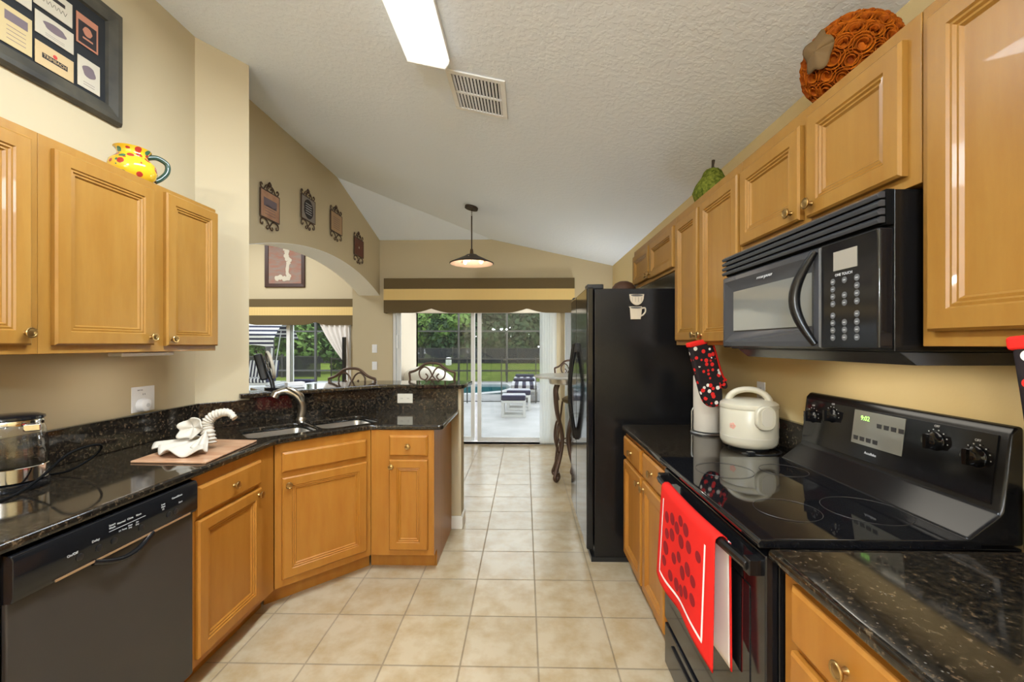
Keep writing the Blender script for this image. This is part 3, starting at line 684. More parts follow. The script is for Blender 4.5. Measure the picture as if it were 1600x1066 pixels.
bl = [(.09, .20 + .68 * k / 16) for k in range(17)] + [(.09 + .80 * k / 20, .90 - .0 * k) for k in range(21)] + [(.89, .88 - .68 * k / 16) for k in range(17)]
def ribbon(path, w):
    mb = MB(); v = []; f = []
    for i, (u, vv) in enumerate(path):
        a = Vector(path[max(0, i - 1)]); b = Vector(path[min(len(path) - 1, i + 1)]); t = (b - a); t = t.normalized(); n = Vector((-t.y, t.x))
        v.append(on_towel(u + n.x * w / .46, vv + n.y * w / .34)); v.append(on_towel(u - n.x * w / .46, vv - n.y * w / .34))
    for i in range(len(path) - 1): f.append((2 * i, 2 * i + 1, 2 * i + 3, 2 * i + 2))
    return mb.add(v, f)
ribbon(bl, .004).build('border_line', 'white_cloth', r, solid=.0006)
rnd = random.Random(4)
spots = []
for k in range(400):
    u, v_ = rnd.uniform(.17, .81), rnd.uniform(.22, .84)
    if all((u - a) ** 2 * 2 + (v_ - b) ** 2 > .018 for a, b in spots) and len(spots) < 24: spots.append((u, v_))
for (u, v_) in spots:
    ru = rnd.uniform(.038, .055); rv = ru * 1.1
    mb = MB(); mb.add([on_towel(u, v_)] + [on_towel(u + ru * cos(2 * pi * k / 16), v_ + rv * sin(2 * pi * k / 16)) for k in range(16)], [(0, 1 + k, 1 + (k + 1) % 16) for k in range(16)])
    mb.build('printed_spot', 'maroon', r, solid=.0005)

# ------------------------------------------------------------------ microwave
r = thing('microwave', 'black over-the-range microwave mounted under the short right cabinet', 'microwave', **right(1.785, .83))
MW = .785; Z0, Z1 = 1.374, 1.752
MB().box(.004, .03, Z0 - .002, MW - .002, .378, Z1).build('body', 'black_satin', r, bevel=.003)
MB().prism([(.045, Z0 - .003), (.085, Z0 - .034), (.37, Z0 - .034), (.37, Z0 - .003)], .03, MW - .004, 'x').build('underside', 'charcoal', r, bevel=.002)
area('cooktop_lamp', (1.05, 1.39, Z0 - .037), (0, 0, 0), .14, .55, .9, (1, .93, .80))
gr = MB().box(.002, .012, Z1 - .082, MW - .002, .03, Z1).build('grille', 'dark_gap', r)
for i in range(4):
    z = Z1 - .012 - i * .0195
    MB().prism([(.012, z - .007), (-.004, z - .009), (-.008, z), (.002, z + .008), (.012, z + .008)], .0, MW - .004, 'x').build('louvre', 'charcoal', gr, bevel=.002)
dz0, dz1 = Z0 + .003, Z1 - .088
DW = .585
d = MB().panel(.002, dz0, DW, dz1, [(0, .03), (0, .004), (.006, -.004), (.022, -.006), (.060, .012), (.064, .013)]).build('door', 'charcoal', r, smooth=25)
MB().box(.066, .0085, dz0 + .066, DW - .03, .0125, dz1 - .064).build('window', 'window_grey', d, bevel=.001)
text_obj('lettering', 'Whirlpool', .023, 'label_grey', d, (.30, -.0005, dz1 - .036), (R(90 - 22), 0, 0), shear=.2)
hp = [(DW - .012 - .045 * sin(pi * k / 14), -.010 - .030 * sin(pi * k / 14), dz0 + .012 + (dz1 - dz0 - .024) * k / 14) for k in range(15)]
MB().tube(hp, [.009 + .006 * sin(pi * k / 14) for k in range(15)], 10).build('handle', 'black_satin', d, smooth=60)
p = MB().box(DW + .004, -.006, dz0, MW - .002, .03, dz1).build('control_panel', 'black_gloss', r, bevel=.006, seg=3)
MB().box(DW + .055, -.0075, dz1 - .080, DW + .135, -.006, dz1 - .030).build('display', 'display_grey', p)
text_obj('lettering', 'ONE TOUCH', .010, 'label_grey', p, (DW + .090, -.0068, dz1 - .092))
for cx in range(3):
    for cz in range(8):
        if cx == 1 and cz in (1, 4): continue
        z = dz1 - .108 - cz * .0195 - (.012 if cz > 3 else 0)
        b = MB().lathe([(.0085, 0), (.0085, .0012), (.006, .0014)], 14, axis='y').build('button', 'button_grey', p, smooth=40, loc=(DW + .052 + cx * .041, -.0058, z))
        MB().box(-.004, -.0018, -.0012, .004, -.0012, .0012).build('button_print', 'label_grey', b)
# ------------------------------------------------------------------ refrigerator
r = thing('refrigerator', 'tall black side-by-side refrigerator standing right of the passage', 'refrigerator', **right(3.62, .445))
FW = .91
MB().box(0, 0, .03, FW, .735, 1.745).build('body', 'black_satin', r, bevel=.004)
MB().box(.0, -.02, .0, FW, .65, .03).build('base_grille', 'black_plastic', r)
d1 = MB().box(.002, -.050, .075, .36, -.004, 1.755).build('door', 'black_gloss', r, bevel=.010, seg=3)
d2 = MB().box(.368, -.050, .075, FW - .002, -.004, 1.755).build('door', 'black_gloss', r, bevel=.010, seg=3)
def fr_handle(p, x):
    hp = [(x, -.062 - .038 * sin(pi * k / 14), .68 + .71 * k / 14) for k in range(15)]
    MB().tube(hp, [.018 - .006 * sin(pi * k / 14) for k in range(15)], 10).box(x - .016, -.068, .67, x + .016, -.048, .74).box(x - .016, -.068, 1.33, x + .016, -.048, 1.40).build('handle', 'black_satin', p, bevel=.003)
fr_handle(d1, .325); fr_handle(d2, .405)
for x in (.06, FW - .06): MB().box(x - .05, -.045, 1.745, x + .05, .06, 1.775).build('hinge_cover', 'black_plastic', r, bevel=.005)
# magnets on the refrigerator's side (facing the camera)
yM = 2.708
r = thing('fridge_magnet', 'beige bowl-shaped magnet on the refrigerator side, upper of two', 'magnet', (.711, yM, 1.638), 0)
bp = [(-.047, .066), (.047, .066)] + [(.047 * cos(R(a)), .058 + .058 * sin(R(a))) for a in range(0, -181, -15)]
MB().prism([(p_[0], p_[1]) for p_ in [(-.047, .070), (.047, .070)] + [(.045 * cos(R(a)) , .055 + .055 * sin(R(a))) for a in range(0, -181, -15)]], -.010, 0, 'y').build('bowl', 'magnet', r, bevel=.002)
MB().prism([(.038 * cos(2 * pi * k / 20), .062 + .007 * sin(2 * pi * k / 20)) for k in range(20)], -.0115, -.009, 'y').build('inside', 'magnet_in', r)
for i in range(4): MB().box(-.03 + i * .0195, -.0115, .02, -.0285 + i * .0195, -.0095, .05).build('flute', 'magnet_in', r)
r = thing('fridge_magnet', 'beige measuring-cup magnet with a handle on the refrigerator side, lower of two', 'magnet', (.708, yM, 1.548), 0)
MB().prism([(-.035, .0), (.028, .0), (.036, .07), (.036, .082), (-.047, .082), (-.040, .072)], -.010, 0, 'y').build('cup', 'magnet', r, bevel=.002)
MB().prism([(.036 * cos(2 * pi * k / 20) - .003, .074 + .006 * sin(2 * pi * k / 20)) for k in range(20)], -.0115, -.009, 'y').build('inside', 'magnet_in', r)
MB().tube(spline([(.033, -.005, .070), (.055, -.005, .072), (.058, -.005, .05), (.045, -.005, .03), (.031, -.005, .022)], 5), .005, 8).build('handle', 'magnet', r, smooth=60)
# basket on the refrigerator
r = thing('basket', 'small brown lidded wicker bowl on top of the refrigerator by the far cabinet', 'basket', (.80, 3.44, 1.745))
MB().lathe([(.07, 0), (.09, .03), (.097, .07), (.09, .075)], 24).build('bowl', 'wicker', r, smooth=50)
MB().lathe([(.098, .076), (.092, .105), (.07, .135), (.035, .152), (.004, .156)], 24).build('lid', 'wicker', r, smooth=60)

# ------------------------------------------------------------------ ceiling fixtures
sl = math.atan(.222)
r = thing('ceiling_light', 'long fluorescent fixture with a lit acrylic lens on the sloped ceiling', 'light', (-.47, 1.46, ceil_a(-.47)), 0)
r.rotation_euler = (0, sl, 0)
MB().box(-.105, -.62, -.03, .105, .62, -.002).build('housing', 'white_paint', r, bevel=.003)
lp = [(-.108, -.028), (-.108, -.05), (-.095, -.078), (.095, -.078), (.108, -.05), (.108, -.028)]
MB().prism([(p_[0], p_[1]) for p_ in lp], -.618, .618, 'y').build('lens', 'lens', r, bevel=.004)
for s_ in (-1, 1): MB().prism([(p_[0] * 1.005, p_[1]) for p_ in lp], s_ * .619, s_ * .624, 'y').build('end_cap', 'white_plastic', r)
area('ceiling_light_glow', (-.47 - .085 * sin(sl), 1.46, ceil_a(-.47) - .085), (0, sl, 0), .19, 1.2, 52, (.80, .90, 1))
# globe floor lamp added, unseen behind the refrigerator, to brighten the nook ceiling
r = thing('added_floor_lamp', 'added bronze floor lamp with a white glowing globe, unseen behind the refrigerator', 'lamp', (.93, 5.05, 0))
MB().lathe([(.13, 0), (.13, .015), (.03, .03)], 28).build('base', 'bronze', r, smooth=40); MB().tube([(0, 0, .02), (0, 0, 1.10)], .012, 10).build('pole', 'bronze', r, smooth=60)
M['globe'] = emit('added_lamp_globe', (.84, .92, 1), 26)
MB().lathe([(.13 * sin(pi * k / 16) + .001, 1.20 - .13 * cos(pi * k / 16)) for k in range(17)], 28).build('globe', 'globe', r, smooth=60)
# vent
r = thing('ceiling_vent', 'white louvred air vent in the ceiling beside the fluorescent fixture', 'vent', (-.2575, 2.38, ceil_a(-.2575)), 0)
r.rotation_euler = (0, sl, 0)
w2, d2_ = .160, .185
mb = MB().box(-w2, -d2_, -.010, w2, -d2_ + .028, -.001).box(-w2, d2_ - .028, -.010, w2, d2_, -.001).box(-w2, -d2_ + .028, -.010, -w2 + .028, d2_ - .028, -.001).box(w2 - .028, -d2_ + .028, -.010, w2, d2_ - .028, -.001).box(-w2 + .028, -.008, -.010, w2 - .028, .008, -.001)
mb.build('frame', 'white_paint', r, bevel=.002)
MB().box(-w2 + .02, -d2_ + .02, -.003, w2 - .02, d2_ - .02, -.0012).build('duct_opening', 'dark_gap', r)
for i in range(14):
    x = -w2 + .036 + i * (2 * w2 - .072) / 13
    MB().add([(x - .004, -d2_ + .026, -.0095), (x - .002, -d2_ + .026, -.0095), (x + .006, -d2_ + .026, -.003), (x + .004, -d2_ + .026, -.003), (x - .004, d2_ - .026, -.0095), (x - .002, d2_ - .026, -.0095), (x + .006, d2_ - .026, -.003), (x + .004, d2_ - .026, -.003)], [(0, 1, 2, 3), (7, 6, 5, 4), (0, 4, 5, 1), (1, 5, 6, 2), (2, 6, 7, 3), (3, 7, 4, 0)]).build('louvre', 'white_plastic', r)
# pendant
PX, PY = -.569, 4.524
zc = ceil_a(PX)
r = thing('pendant_light', 'bronze pendant lamp with a wide cone shade hanging before the sliding door', 'lamp', (PX, PY, zc))
cn_ = MB().lathe([(.070, -.028), (.072, -.005), (.068, 0)], 28).build('canopy', 'bronze', r, smooth=40); cn_.rotation_euler = (0, sl, 0)
for i in range(4):
    z = -.035 - i * .018
    MB().tube([((.006 * cos(2 * pi * k / 10)) * (1 if i % 2 else 0), (.006 * cos(2 * pi * k / 10)) * (0 if i % 2 else 1), z - .004 + .013 * sin(2 * pi * k / 10)) for k in range(10)], .0018, 6, closed=True).build('chain_link', 'bronze', r, smooth=60)
MB().tube([(0, 0, -.10), (0, 0, -.47)], .007, 10).build('stem', 'bronze', r, smooth=60)
MB().lathe([(.010, -.475), (.014, -.455), (.020, -.50), (.022, -.515), (.018, -.52)], 20).build('socket_collar', 'brass_dark', r, smooth=40)
sh = MB().lathe([(.03, -.512), (.055, -.515), (.075, -.530), (.235, -.605), (.236, -.612), (.230, -.611), (.072, -.537), (.03, -.520)], 40).build('shade', 'bronze', r, smooth=40)
MB().lathe([(.228, -.6125), (.072, -.5395), (.03, -.5225), (.028, -.5235), (.070, -.5420), (.226, -.6150), (.228, -.6125)], 40, cap=False).build('shade_lining', 'shade_in', sh, smooth=40)
for k in range(3):
    a = R(20 + 120 * k); dx, dy = cos(a), sin(a)
    MB().tube([(dx * .02, dy * .02, -.540), (dx * .065, dy * .065, -.560)], .014, 10).build('lamp_socket', 'black_plastic', r, smooth=60)
    b = MB().lathe([(.004, .04), (.018, .03), (.024, .012), (.022, -.006), (.012, -.02), (.004, -.024)], 16).build('bulb', 'bulb', r, smooth=60, loc=(dx * .105, dy * .105, -.585)); b.rotation_euler = (0, 0, 0)
point('pendant_glow', (PX, PY, zc - .67), 4, (1, .93, .84))

# ------------------------------------------------------------------ valances
def valance(label, x0, x1, y, z0, z1, loc_up, scal):
    r = thing('valance', label, 'valance', ((x0 + x1) / 2, y, z0), 0); w = (x1 - x0) / 2; h = z1 - z0; dep = .10
    b1, b2 = h * .37, h * .69
    MB().box(-w, -dep, b2, w, -dep + .02, h).box(-w, -dep + .02, b2, -w + .02, 0, h).box(w - .02, -dep + .02, b2, w, 0, h).box(-w + .02, -dep + .02, h - .02, w - .02, 0, h).build('top_band', 'olive', r, bevel=.004)
    MB().box(-w, -dep - .001, b1, w, -dep + .019, b2).box(-w, -dep + .019, b1, -w + .02, 0, b2).box(w - .02, -dep + .019, b1, w, 0, b2).build('middle_band', 'yellow_fabric', r)
    # lower band, scalloped
    pts = [(-w, b1), (w, b1)]; n = 80; low = []
    for k in range(n + 1):
        x = w - 2 * w * k / n; z = 0
        for s_ in scal:
            dd = abs(x - s_)
            if dd < .26: z = max(z, .060 * (1 - dd / .26) ** 1.6)
        low.append((x, z))
    mb = MB(); vv = []; ff = []
    for yy in (-dep, -dep + .02):
        vv += [(p_[0], yy, b1) for p_ in low] + [(p_[0], yy, p_[1]) for p_ in low]
    q = n + 1
    for k in range(n):
        ff += [(k, k + 1, q + k + 1, q + k), (2 * q + k, 3 * q + k, 3 * q + k + 1, 2 * q + k + 1), (q + k, q + k + 1, 3 * q + k + 1, 3 * q + k), (k, 2 * q + k, 2 * q + k + 1, k + 1)]
    ff += [(0, q, 3 * q, 2 * q), (n, 2 * q + n, 3 * q + n, q + n)]
    mb.add(vv, ff).box(-w, -dep + .02, 0, -w + .02, 0, b1).box(w - .02, -dep + .02, 0, w, 0, b1)
    mb.build('lower_band', 'olive', r)
    return r
valance('olive and yellow banded valance across the kitchen sliding door', -1.93, .675, 5.848, 1.818, 2.292, 0, (-.655, .66))
valance('olive and yellow banded valance seen through the arch over the family room window', -6.30, -3.42, 8.498, 1.775, 2.30, 0, (-.80, .66))

# vertical blinds stacked at the right of the slider
for i in range(6):
    x = .235 + i * .034
    o = MB().box(-.040, -.001, .03, .040, .001, 1.99).build('blind_slat', 'sheer', None); o.location = (x, 5.80, 0); o.rotation_euler = (0, 0, R(38)); tag(o, 'translucent white vertical blind slat hanging at the right of the sliding door', 'blind', 'vertical blind slats')
for i in range(7):
    o = MB().box(-.044, -.001, .03, .044, .001, 1.99).build('blind_slat', 'white_paint', None); o.location = (.56 + i * .022, 5.79, 0); o.rotation_euler = (0, 0, R(70)); tag(o, 'opaque white vertical blind slat stacked beside the refrigerator', 'blind', 'stacked vertical blind slats')

# ------------------------------------------------------------------ switches and outlets
def plate(name, label, loc, rz, m='white_plastic', w=.07, h=.115, kind='outlet', horiz=False):
    r = thing(name, label, kind, loc, rz)
    if horiz: w, h = h, w
    MB().box(-w / 2, -.006, -h / 2, w / 2, 0, h / 2).build('cover_plate', m, r, bevel=.002)
    if kind == 'outlet':
        for s_ in (-1, 1):
            cx, cz = (s_ * .024, 0) if horiz else (0, s_ * .024)
            b = MB().prism(rrect(cx - .015, cz - .013, cx + .015, cz + .013, .008), -.0075, -.005, 'y').build('receptacle', m, r)
            for q in (-1, 1): MB().box(cx - .001 + q * .005, -.008, cz - .004, cx + .001 + q * .005, -.0072, cz + .004).build('slot', 'dark_gap', b)
    else:
        MB().box(-.010, -.010, -.018, .010, -.004, .018).build('toggle', m, r, bevel=.002)
    return r
plate('wall_outlet', 'almond outlet plate in the granite splash of the peninsula', (-.895, 3.1495, .985), 0, 'almond', horiz=True)
plate('wall_outlet', 'white outlet plate on the gold right wall behind the rice cooker', (1.2095, 2.185, 1.14), -90)
plate('light_switch', 'upper white light switch left of the sliding door', (-2.09, 5.849, 1.328), 0, kind='switch')
plate('light_switch', 'lower white light switch left of the sliding door', (-2.09, 5.849, 1.09), 0, kind='switch')
r = plate('wall_outlet', 'white double-gang outlet plate on the left wall above the backsplash', (-1.8995, 2.065, 1.118), 90, w=.125, h=.125)
text_obj('lettering', 'BOTTLE', .008, 'ink_grey', r, (-.02, -.0068, .045))
r = thing('plug_in_freshener', 'round white plug-in device in the left wall outlet', 'plug', (-1.892, 2.050, 1.090), 90)
MB().lathe([(.032, 0), (.034, .012), (.030, .03), (.020, .035)], 24, axis='y').build('body', 'white_plastic', r, smooth=40)
MB().lathe([(.010, .034), (.010, .036)], 14, axis='y').build('dial', 'label_grey', r)
r = thing('under_cabinet_light', 'slim white light bar under the left upper cabinet', 'light', (-1.70, 1.72, 1.355), 90)
area('under_cabinet_fill', (-1.70, 1.85, 1.335), (0, 0, 0), .05, .24, .4, (1, .97, .93))  # fill light added to brighten the wall; the bar itself is unlit
MB().box(0, -.03, -.016, .262, .03, -.001).build('housing', 'white_plastic', r, bevel=.003); MB().box(.01, -.02, -.018, .252, .02, -.015).build('diffuser', 'cream_plastic', r)

# ------------------------------------------------------------------ framed labels on the left wall
r = thing('picture_frame', 'large black shadow-box frame of paper labels high on the left wall', 'picture', (-1.8995, 1.10, 2.40), 90)
PW, PH = .836, .515
MB().panel(0, 0, PW, PH, [(0, 0), (0, -.020), (.010, -.034), (.030, -.034), (.068, -.026), (.072, -.012)]).build('frame', 'frame_black', r)
MB().box(.070, -.013, .070, PW - .070, -.0115, PH - .070).build('backing', 'mat_black', r)
def card(y0, y1, z0, z1, m, kind):
    c = MB().box(y0 - 1.10, -.0185, z0 - 2.40, y1 - 1.10, -.0165, z1 - 2.40).build('paper_label', m, r); cx = (y0 + y1) / 2 - 1.10; cz = (z0 + z1) / 2 - 2.40; w = y1 - y0; h = z1 - z0
    F = -.0188
    if kind == 'trim':
        MB().box(cx - w * .33, F, cz - .012, cx + w * .33, -.0183, cz + .008).build('printed_band', 'ink', c)
        text_obj('lettering', 'TRIMBACH', .017, 'card_buff', c, (cx, -.0189, cz - .002))
        MB().lathe([(.008, 0), (.008, .0006)], 16, axis='y').build('seal', 'ink_red', c, loc=(cx, -.0186, cz + .017))
    elif kind == 'sketch':
        MB().prism([(cx + w * .30 * cos(2 * pi * k / 20) * (1 + .12 * sin(5 * k)), cz + .1 * h + h * .20 * sin(2 * pi * k / 20)) for k in range(20)], F, -.0183, 'y').build('engraving', 'ink_grey', c)
        for j in range(2): MB().box(cx - w * .25, F, cz - h * (.30 + .08 * j), cx + w * .25, -.0183, cz - h * (.285 + .08 * j)).build('printed_line', 'ink_grey', c)
    elif kind == 'text':
        MB().box(cx - w * .36, F, cz + h * .12, cx + w * .36, -.0183, cz + h * .36).build('engraving', 'ink_grey', c)
        for j in range(4): MB().box(cx - w * .3, F, cz - h * (.02 + .11 * j), cx + w * .3, -.0183, cz - h * (.005 + .11 * j)).build('printed_line', 'ink_grey', c)
    elif kind == 'dark':
        MB().box(cx - w * .42, F, cz - h * .44, cx + w * .42, -.0183, cz + h * .28).build('dark_field', 'ink', c)
        MB().prism([(cx + w * .20 * cos(2 * pi * k / 18) * (1 + .15 * (k % 3 == 0)), cz + h * .02 + h * .16 * sin(2 * pi * k / 18)) for k in range(18)], -.0191, -.0186, 'y').build('emblem', 'card_rust', c)
        MB().box(cx - w * .22, -.0191, cz - h * .26, cx + w * .25, -.0186, cz - h * .20).build('printed_line', 'card_rust', c)
    elif kind == 'script':
        MB().box(cx - w * .2, F, cz + h * .1, cx + w * .3, -.0183, cz + h * .25).build('engraving', 'ink', c)
        MB().tube([(cx - w * .35 + w * .7 * k / 30, F, cz - h * .12 + h * .09 * sin(k * 1.3)) for k in range(31)], .0006, 5).build('signature', 'ink', c)
card(1.478, 1.578, 2.484, 2.625, 'card_tan', 'text'); card(1.588, 1.727, 2.596, 2.682, 'card_cream', 'sketch'); card(1.588, 1.727, 2.478, 2.566, 'card_buff', 'trim')
card(1.738, 1.828, 2.664, 2.792, 'card_rust', 'dark'); card(1.743, 1.836, 2.486, 2.614, 'card_cream', 'sketch'); card(1.583, 1.722, 2.702, 2.80, 'card_cream', 'script'); card(1.469, 1.577, 2.662, 2.76, 'card_cream', 'script'); card(1.30, 1.44, 2.50, 2.60, 'card_cream', 'sketch')

# ------------------------------------------------------------------ four iron plaques on the arch wall
def plaque(label, y0, y1, z0, z1, m, style):
    r = thing('wall_plaque', label, 'plaque', (-2.0195, (y0 + y1) / 2, z0), 90, None)
    w = (y1 - y0) / 2; H = z1 - z0; b = H * .20; t = H * .80
    MB().box(-w, -.016, b, w, -.010, t).build('panel', m, r)
    MB().tube([(-w, -.013, b), (w, -.013, b), (w, -.013, t), (-w, -.013, t)], .006, 6, closed=True).build('border', 'iron', r)
    class SC:
        def tube(s, *a): MB().tube(*a).build('scroll', 'iron', r, smooth=60)
    sc = SC()
    k_ = w / .12
    for s_ in (-1, 1):
        sc.tube([(s_ * p_[0], -.010, p_[2]) for p_ in spline([(0, 0, t + .062 * k_), (.045 * k_, 0, t + .045 * k_), (.075 * k_, 0, t + .01 * k_), (.105 * k_, 0, t + .012 * k_), (.118 * k_, 0, t + .034 * k_), (.102 * k_, 0, t + .046 * k_), (.092 * k_, 0, t + .032 * k_)], 4)], .005, 6)
        sc.tube([(s_ * p_[0], -.010, p_[2]) for p_ in spline([(0, 0, t + .005), (.028 * k_, 0, t + .010 * k_), (.036 * k_, 0, t + .03 * k_), (.02 * k_, 0, t + .038 * k_), (.014 * k_, 0, t + .024 * k_)], 4)], .0045, 6)
        sc.tube([(s_ * p_[0], -.010, p_[2]) for p_ in spline([(0, 0, b - .055 * k_), (.03 * k_, 0, b - .02 * k_), (.07 * k_, 0, b - .006 * k_), (.11 * k_, 0, b - .02 * k_), (.114 * k_, 0, b - .05 * k_), (.09 * k_, 0, b - .056 * k_), (.086 * k_, 0, b - .038 * k_)], 4)], .005, 6)
        sc.tube([(s_ * p_[0], -.010, p_[2]) for p_ in spline([(0, 0, b - .055 * k_), (.025 * k_, 0, b - .078 * k_), (.042 * k_, 0, b - .066 * k_), (.03 * k_, 0, b - .052 * k_)], 4)], .0045, 6)
    MB().lathe([(.002, -.02), (.016, -.004), (.012, .012), (.002, .026)], 10, (0, -.010, t + .06 * k_)).build('finial', 'iron', r, smooth=60)
    f_ = -.0168
    if style == 0:
        MB().box(-w * .7, f_, t - .12, w * .7, -.0155, t - .055).build('print_block', 'ink_grey', r)
        for j in range(4): MB().box(-w * .55, f_, b + .03 + j * .022, w * .55, -.0155, b + .034 + j * .022).build('printed_line', 'ink_grey', r)
    elif style == 1:
        MB().prism([(w * .70 * cos(2 * pi * q / 24) * (1 if q % 6 else .9), (b + t) / 2 + (t - b) * .42 * sin(2 * pi * q / 24)) for q in range(24)], f_, -.0155, 'y').build('print_block', 'ink', r)
        for j in range(5): MB().box(-w * .45, -.0174, b + .06 + j * .022, w * .45, -.0166, b + .065 + j * .022).build('printed_line', 'label_grey', r)
    elif style == 2:
        for j in range(6): MB().box(-w * .55, f_, b + .04 + j * .022, w * .55, -.0155, b + .044 + j * .022).build('printed_line', 'ink_grey', r)
    else:
        MB().lathe([(.014, 0), (.010, .001)], 12, axis='y').build('emblem', 'card_cream', r, loc=(0, -.0158, (b + t) / 2))
    return r
plaque('terracotta plaque in a scrolled iron frame, first and nearest above the arch', 3.172, 3.415, 2.30, 2.652, 'plaque_wood', 0)
plaque('slate plaque with a black centre in a scrolled iron frame above the arch', 3.760, 4.005, 2.463, 2.815, 'plaque_slate', 1)
plaque('tan lettered plaque in a scrolled iron frame above the arch, third along', 4.335, 4.600, 2.510, 2.85, 'plaque_tan', 2)
plaque('dark russet plaque in a scrolled iron frame above the arch, nearest the sliding door', 4.940, 5.215, 2.385, 2.73, 'plaque_red', 3)
# family room art
r = thing('framed_artwork', 'framed brown picture of a pale wine bottle shape on the family room wall', 'picture', (-4.863, 8.499, 2.546), 0)
MB().panel(-.41, 0, .41, 1.10, [(0, 0), (0, -.03), (.008, -.035), (.072, -.03), (.078, -.015)]).build('frame', 'art_frame', r)
MB().box(-.335, -.018, .075, .335, -.0145, 1.025).build('canvas', 'art', r)
mb = MB()
pv = spline([(-.20, -.020, .16), (-.10, -.020, .20), (.02, -.020, .17), (.10, -.020, .22), (.05, -.020, .28), (.06, -.020, .45), (.09, -.020, .55), (.03, -.020, .60), (.04, -.020, .72), (.0, -.020, .80)], 5)
mb.tube(pv, [.03 + .03 * abs(sin(i * .9)) * (1.2 if i > 26 or i < 14 else .35) for i in range(len(pv))], 6)
for v_i in range(len(mb.v)):
    x, y, z = mb.v[v_i]; mb.v[v_i] = (x, -.020 + (y + .020) * .08, z)
mb.build('painted_figure', 'card_cream', r, smooth=60)

# ------------------------------------------------------------------ things on the cabinets
r = thing('jug', 'yellow jug painted with cherries, green handle, on the left upper cabinets', 'jug', (-1.70, 1.80, U), 60)
JP = [(.050, 0), (.062, .004), (.078, .03), (.084, .055), (.078, .082), (.058, .103), (.050, .115), (.054, .132), (.064, .143), (.060, .143), (.048, .130), (.044, .112)]
MB().lathe(JP, 36).build('body', 'jug', r, smooth=50)
MB().tube(spline([(.048, 0, .125), (.085, 0, .138), (.122, 0, .122), (.122, 0, .085), (.100, 0, .050), (.078, 0, .030)], 6), .011, 12).build('handle', 'jug_green', r, smooth=60)
# orange wood-curl pumpkin
r = thing('flower_pumpkin', 'burnt orange pumpkin of curled wood roses atop the right cabinets, above the microwave', 'decoration', (1.02, 1.345, RT))
def ell(u, v, rx=.128, rz=.125, c=.125):
    a = 2 * pi * u; b = pi * v; rr_ = 1 - .05 * abs(cos(4 * a)) * sin(b); return (rx * rr_ * sin(b) * cos(a), rx * rr_ * sin(b) * sin(a), c - rz * cos(b))
MB().grid(lambda u, v: tuple(.93 * q if i < 2 else .125 + (q - .125) * .93 for i, q in enumerate(ell(u, v))), 32, 16).build('core', 'orange_petal', r, smooth=80)
# rose mesh: a coil with a flared rim
mb = MB()
def coil(u, v):
    a = u * 2 * pi * 2.6; rad = .005 + .020 * u; return ((rad + .006 * v) * cos(a), (rad + .006 * v) * sin(a), -.006 + .016 * v * (1 - .35 * u) + .002 * sin(a * 2.3))
mb.grid(coil, 40, 3)
rose0 = mb.build('rose', 'orange_petal', r, smooth=80, solid=.0016)
pts = []; GA = pi * (3 - math.sqrt(5)); NR = 98
for k in range(NR):
    z = 1 - 2 * (k + .5) / NR * .93; a = GA * k
    rr_ = math.sqrt(max(0, 1 - z * z)); pts.append((rr_ * cos(a), rr_ * sin(a), z))
for i, n in enumerate(pts):
    o = rose0 if i == 0 else rose0.copy()
    if i: col.objects.link(o)
    o.parent = r
    nv = Vector(n).normalized(); o.location = (nv.x * .122, nv.y * .122, .130 + nv.z * .120)
    o.rotation_mode = 'QUATERNION'; o.rotation_quaternion = nv.to_track_quat('Z', 'Y'); s_ = .95 + .25 * random.random(); o.scale = (s_, s_, s_)
# brown ribbon leaf on the side facing the sink
nv = Vector((-.92, -.30, -.02)).normalized(); ux = Vector((-nv.y, nv.x, 0)).normalized(); uy = nv.cross(ux)
def lf(u, v):
    a = 2 * pi * u; rad = .052 * v * (1 + .13 * sin(5 * a + 1)); p = Vector((0, 0, .135)) + nv * (.148 - .012 * v * v + .006 * v * sin(3 * a)) + ux * rad * cos(a) * .85 + uy * rad * sin(a) * 1.1
    return tuple(p)
MB().grid(lf, 36, 6).build('leaf', 'ribbon', r, smooth=80, solid=.002)
# moss pear
r = thing('moss_pear', 'green moss-covered pear with a brown stem on the right cabinets', 'decoration', (1.02, 2.32, RT))
mb = MB().lathe([(.01, 0), (.06, .004), (.095, .04), (.100, .075), (.085, .115), (.058, .15), (.045, .18), (.03, .195), (.008, .20)], 28)
rn = random.Random(2)
mb.v = [(x * (1 + rn.uniform(-.04, .04)), y * (1 + rn.uniform(-.04, .04)), z + rn.uniform(-.002, .002)) for x, y, z in mb.v]
mb.build('body', 'moss', r, smooth=80)
MB().tube([(0, 0, .19), (.002, 0, .22), (.006, .004, .245)], [.008, .007, .009], 8).build('stem', 'stem', r, smooth=60)

# ------------------------------------------------------------------ counter things, left
r = thing('electric_kettle', 'glass electric kettle with a black lid at the left edge of the counter', 'kettle', (-1.75, 1.41, .90), 0)
MB().lathe([(.088, 0), (.090, .006), (.088, .022), (.078, .026)], 36).build('power_base', 'black_gloss', r, smooth=40)
MB().lathe([(.084, .028), (.087, .03), (.087, .075), (.084, .078)], 36).build('steel_band', 'chrome', r, smooth=40)
MB().lathe([(.085, .078), (.086, .085), (.085, .15), (.079, .20), (.072, .222), (.070, .222), (.077, .20), (.083, .15), (.084, .085), (.083, .081)], 40).build('glass_body', 'glass', r, smooth=60)
MB().lathe([(.074, .214), (.076, .224), (.074, .232)], 36).build('rim', 'chrome', r, smooth=40)
MB().lathe([(.073, .2325), (.078, .236), (.077, .243), (.06, .250), (.02, .253), (.004, .2535)], 36).build('lid', 'black_gloss', r, smooth=50)
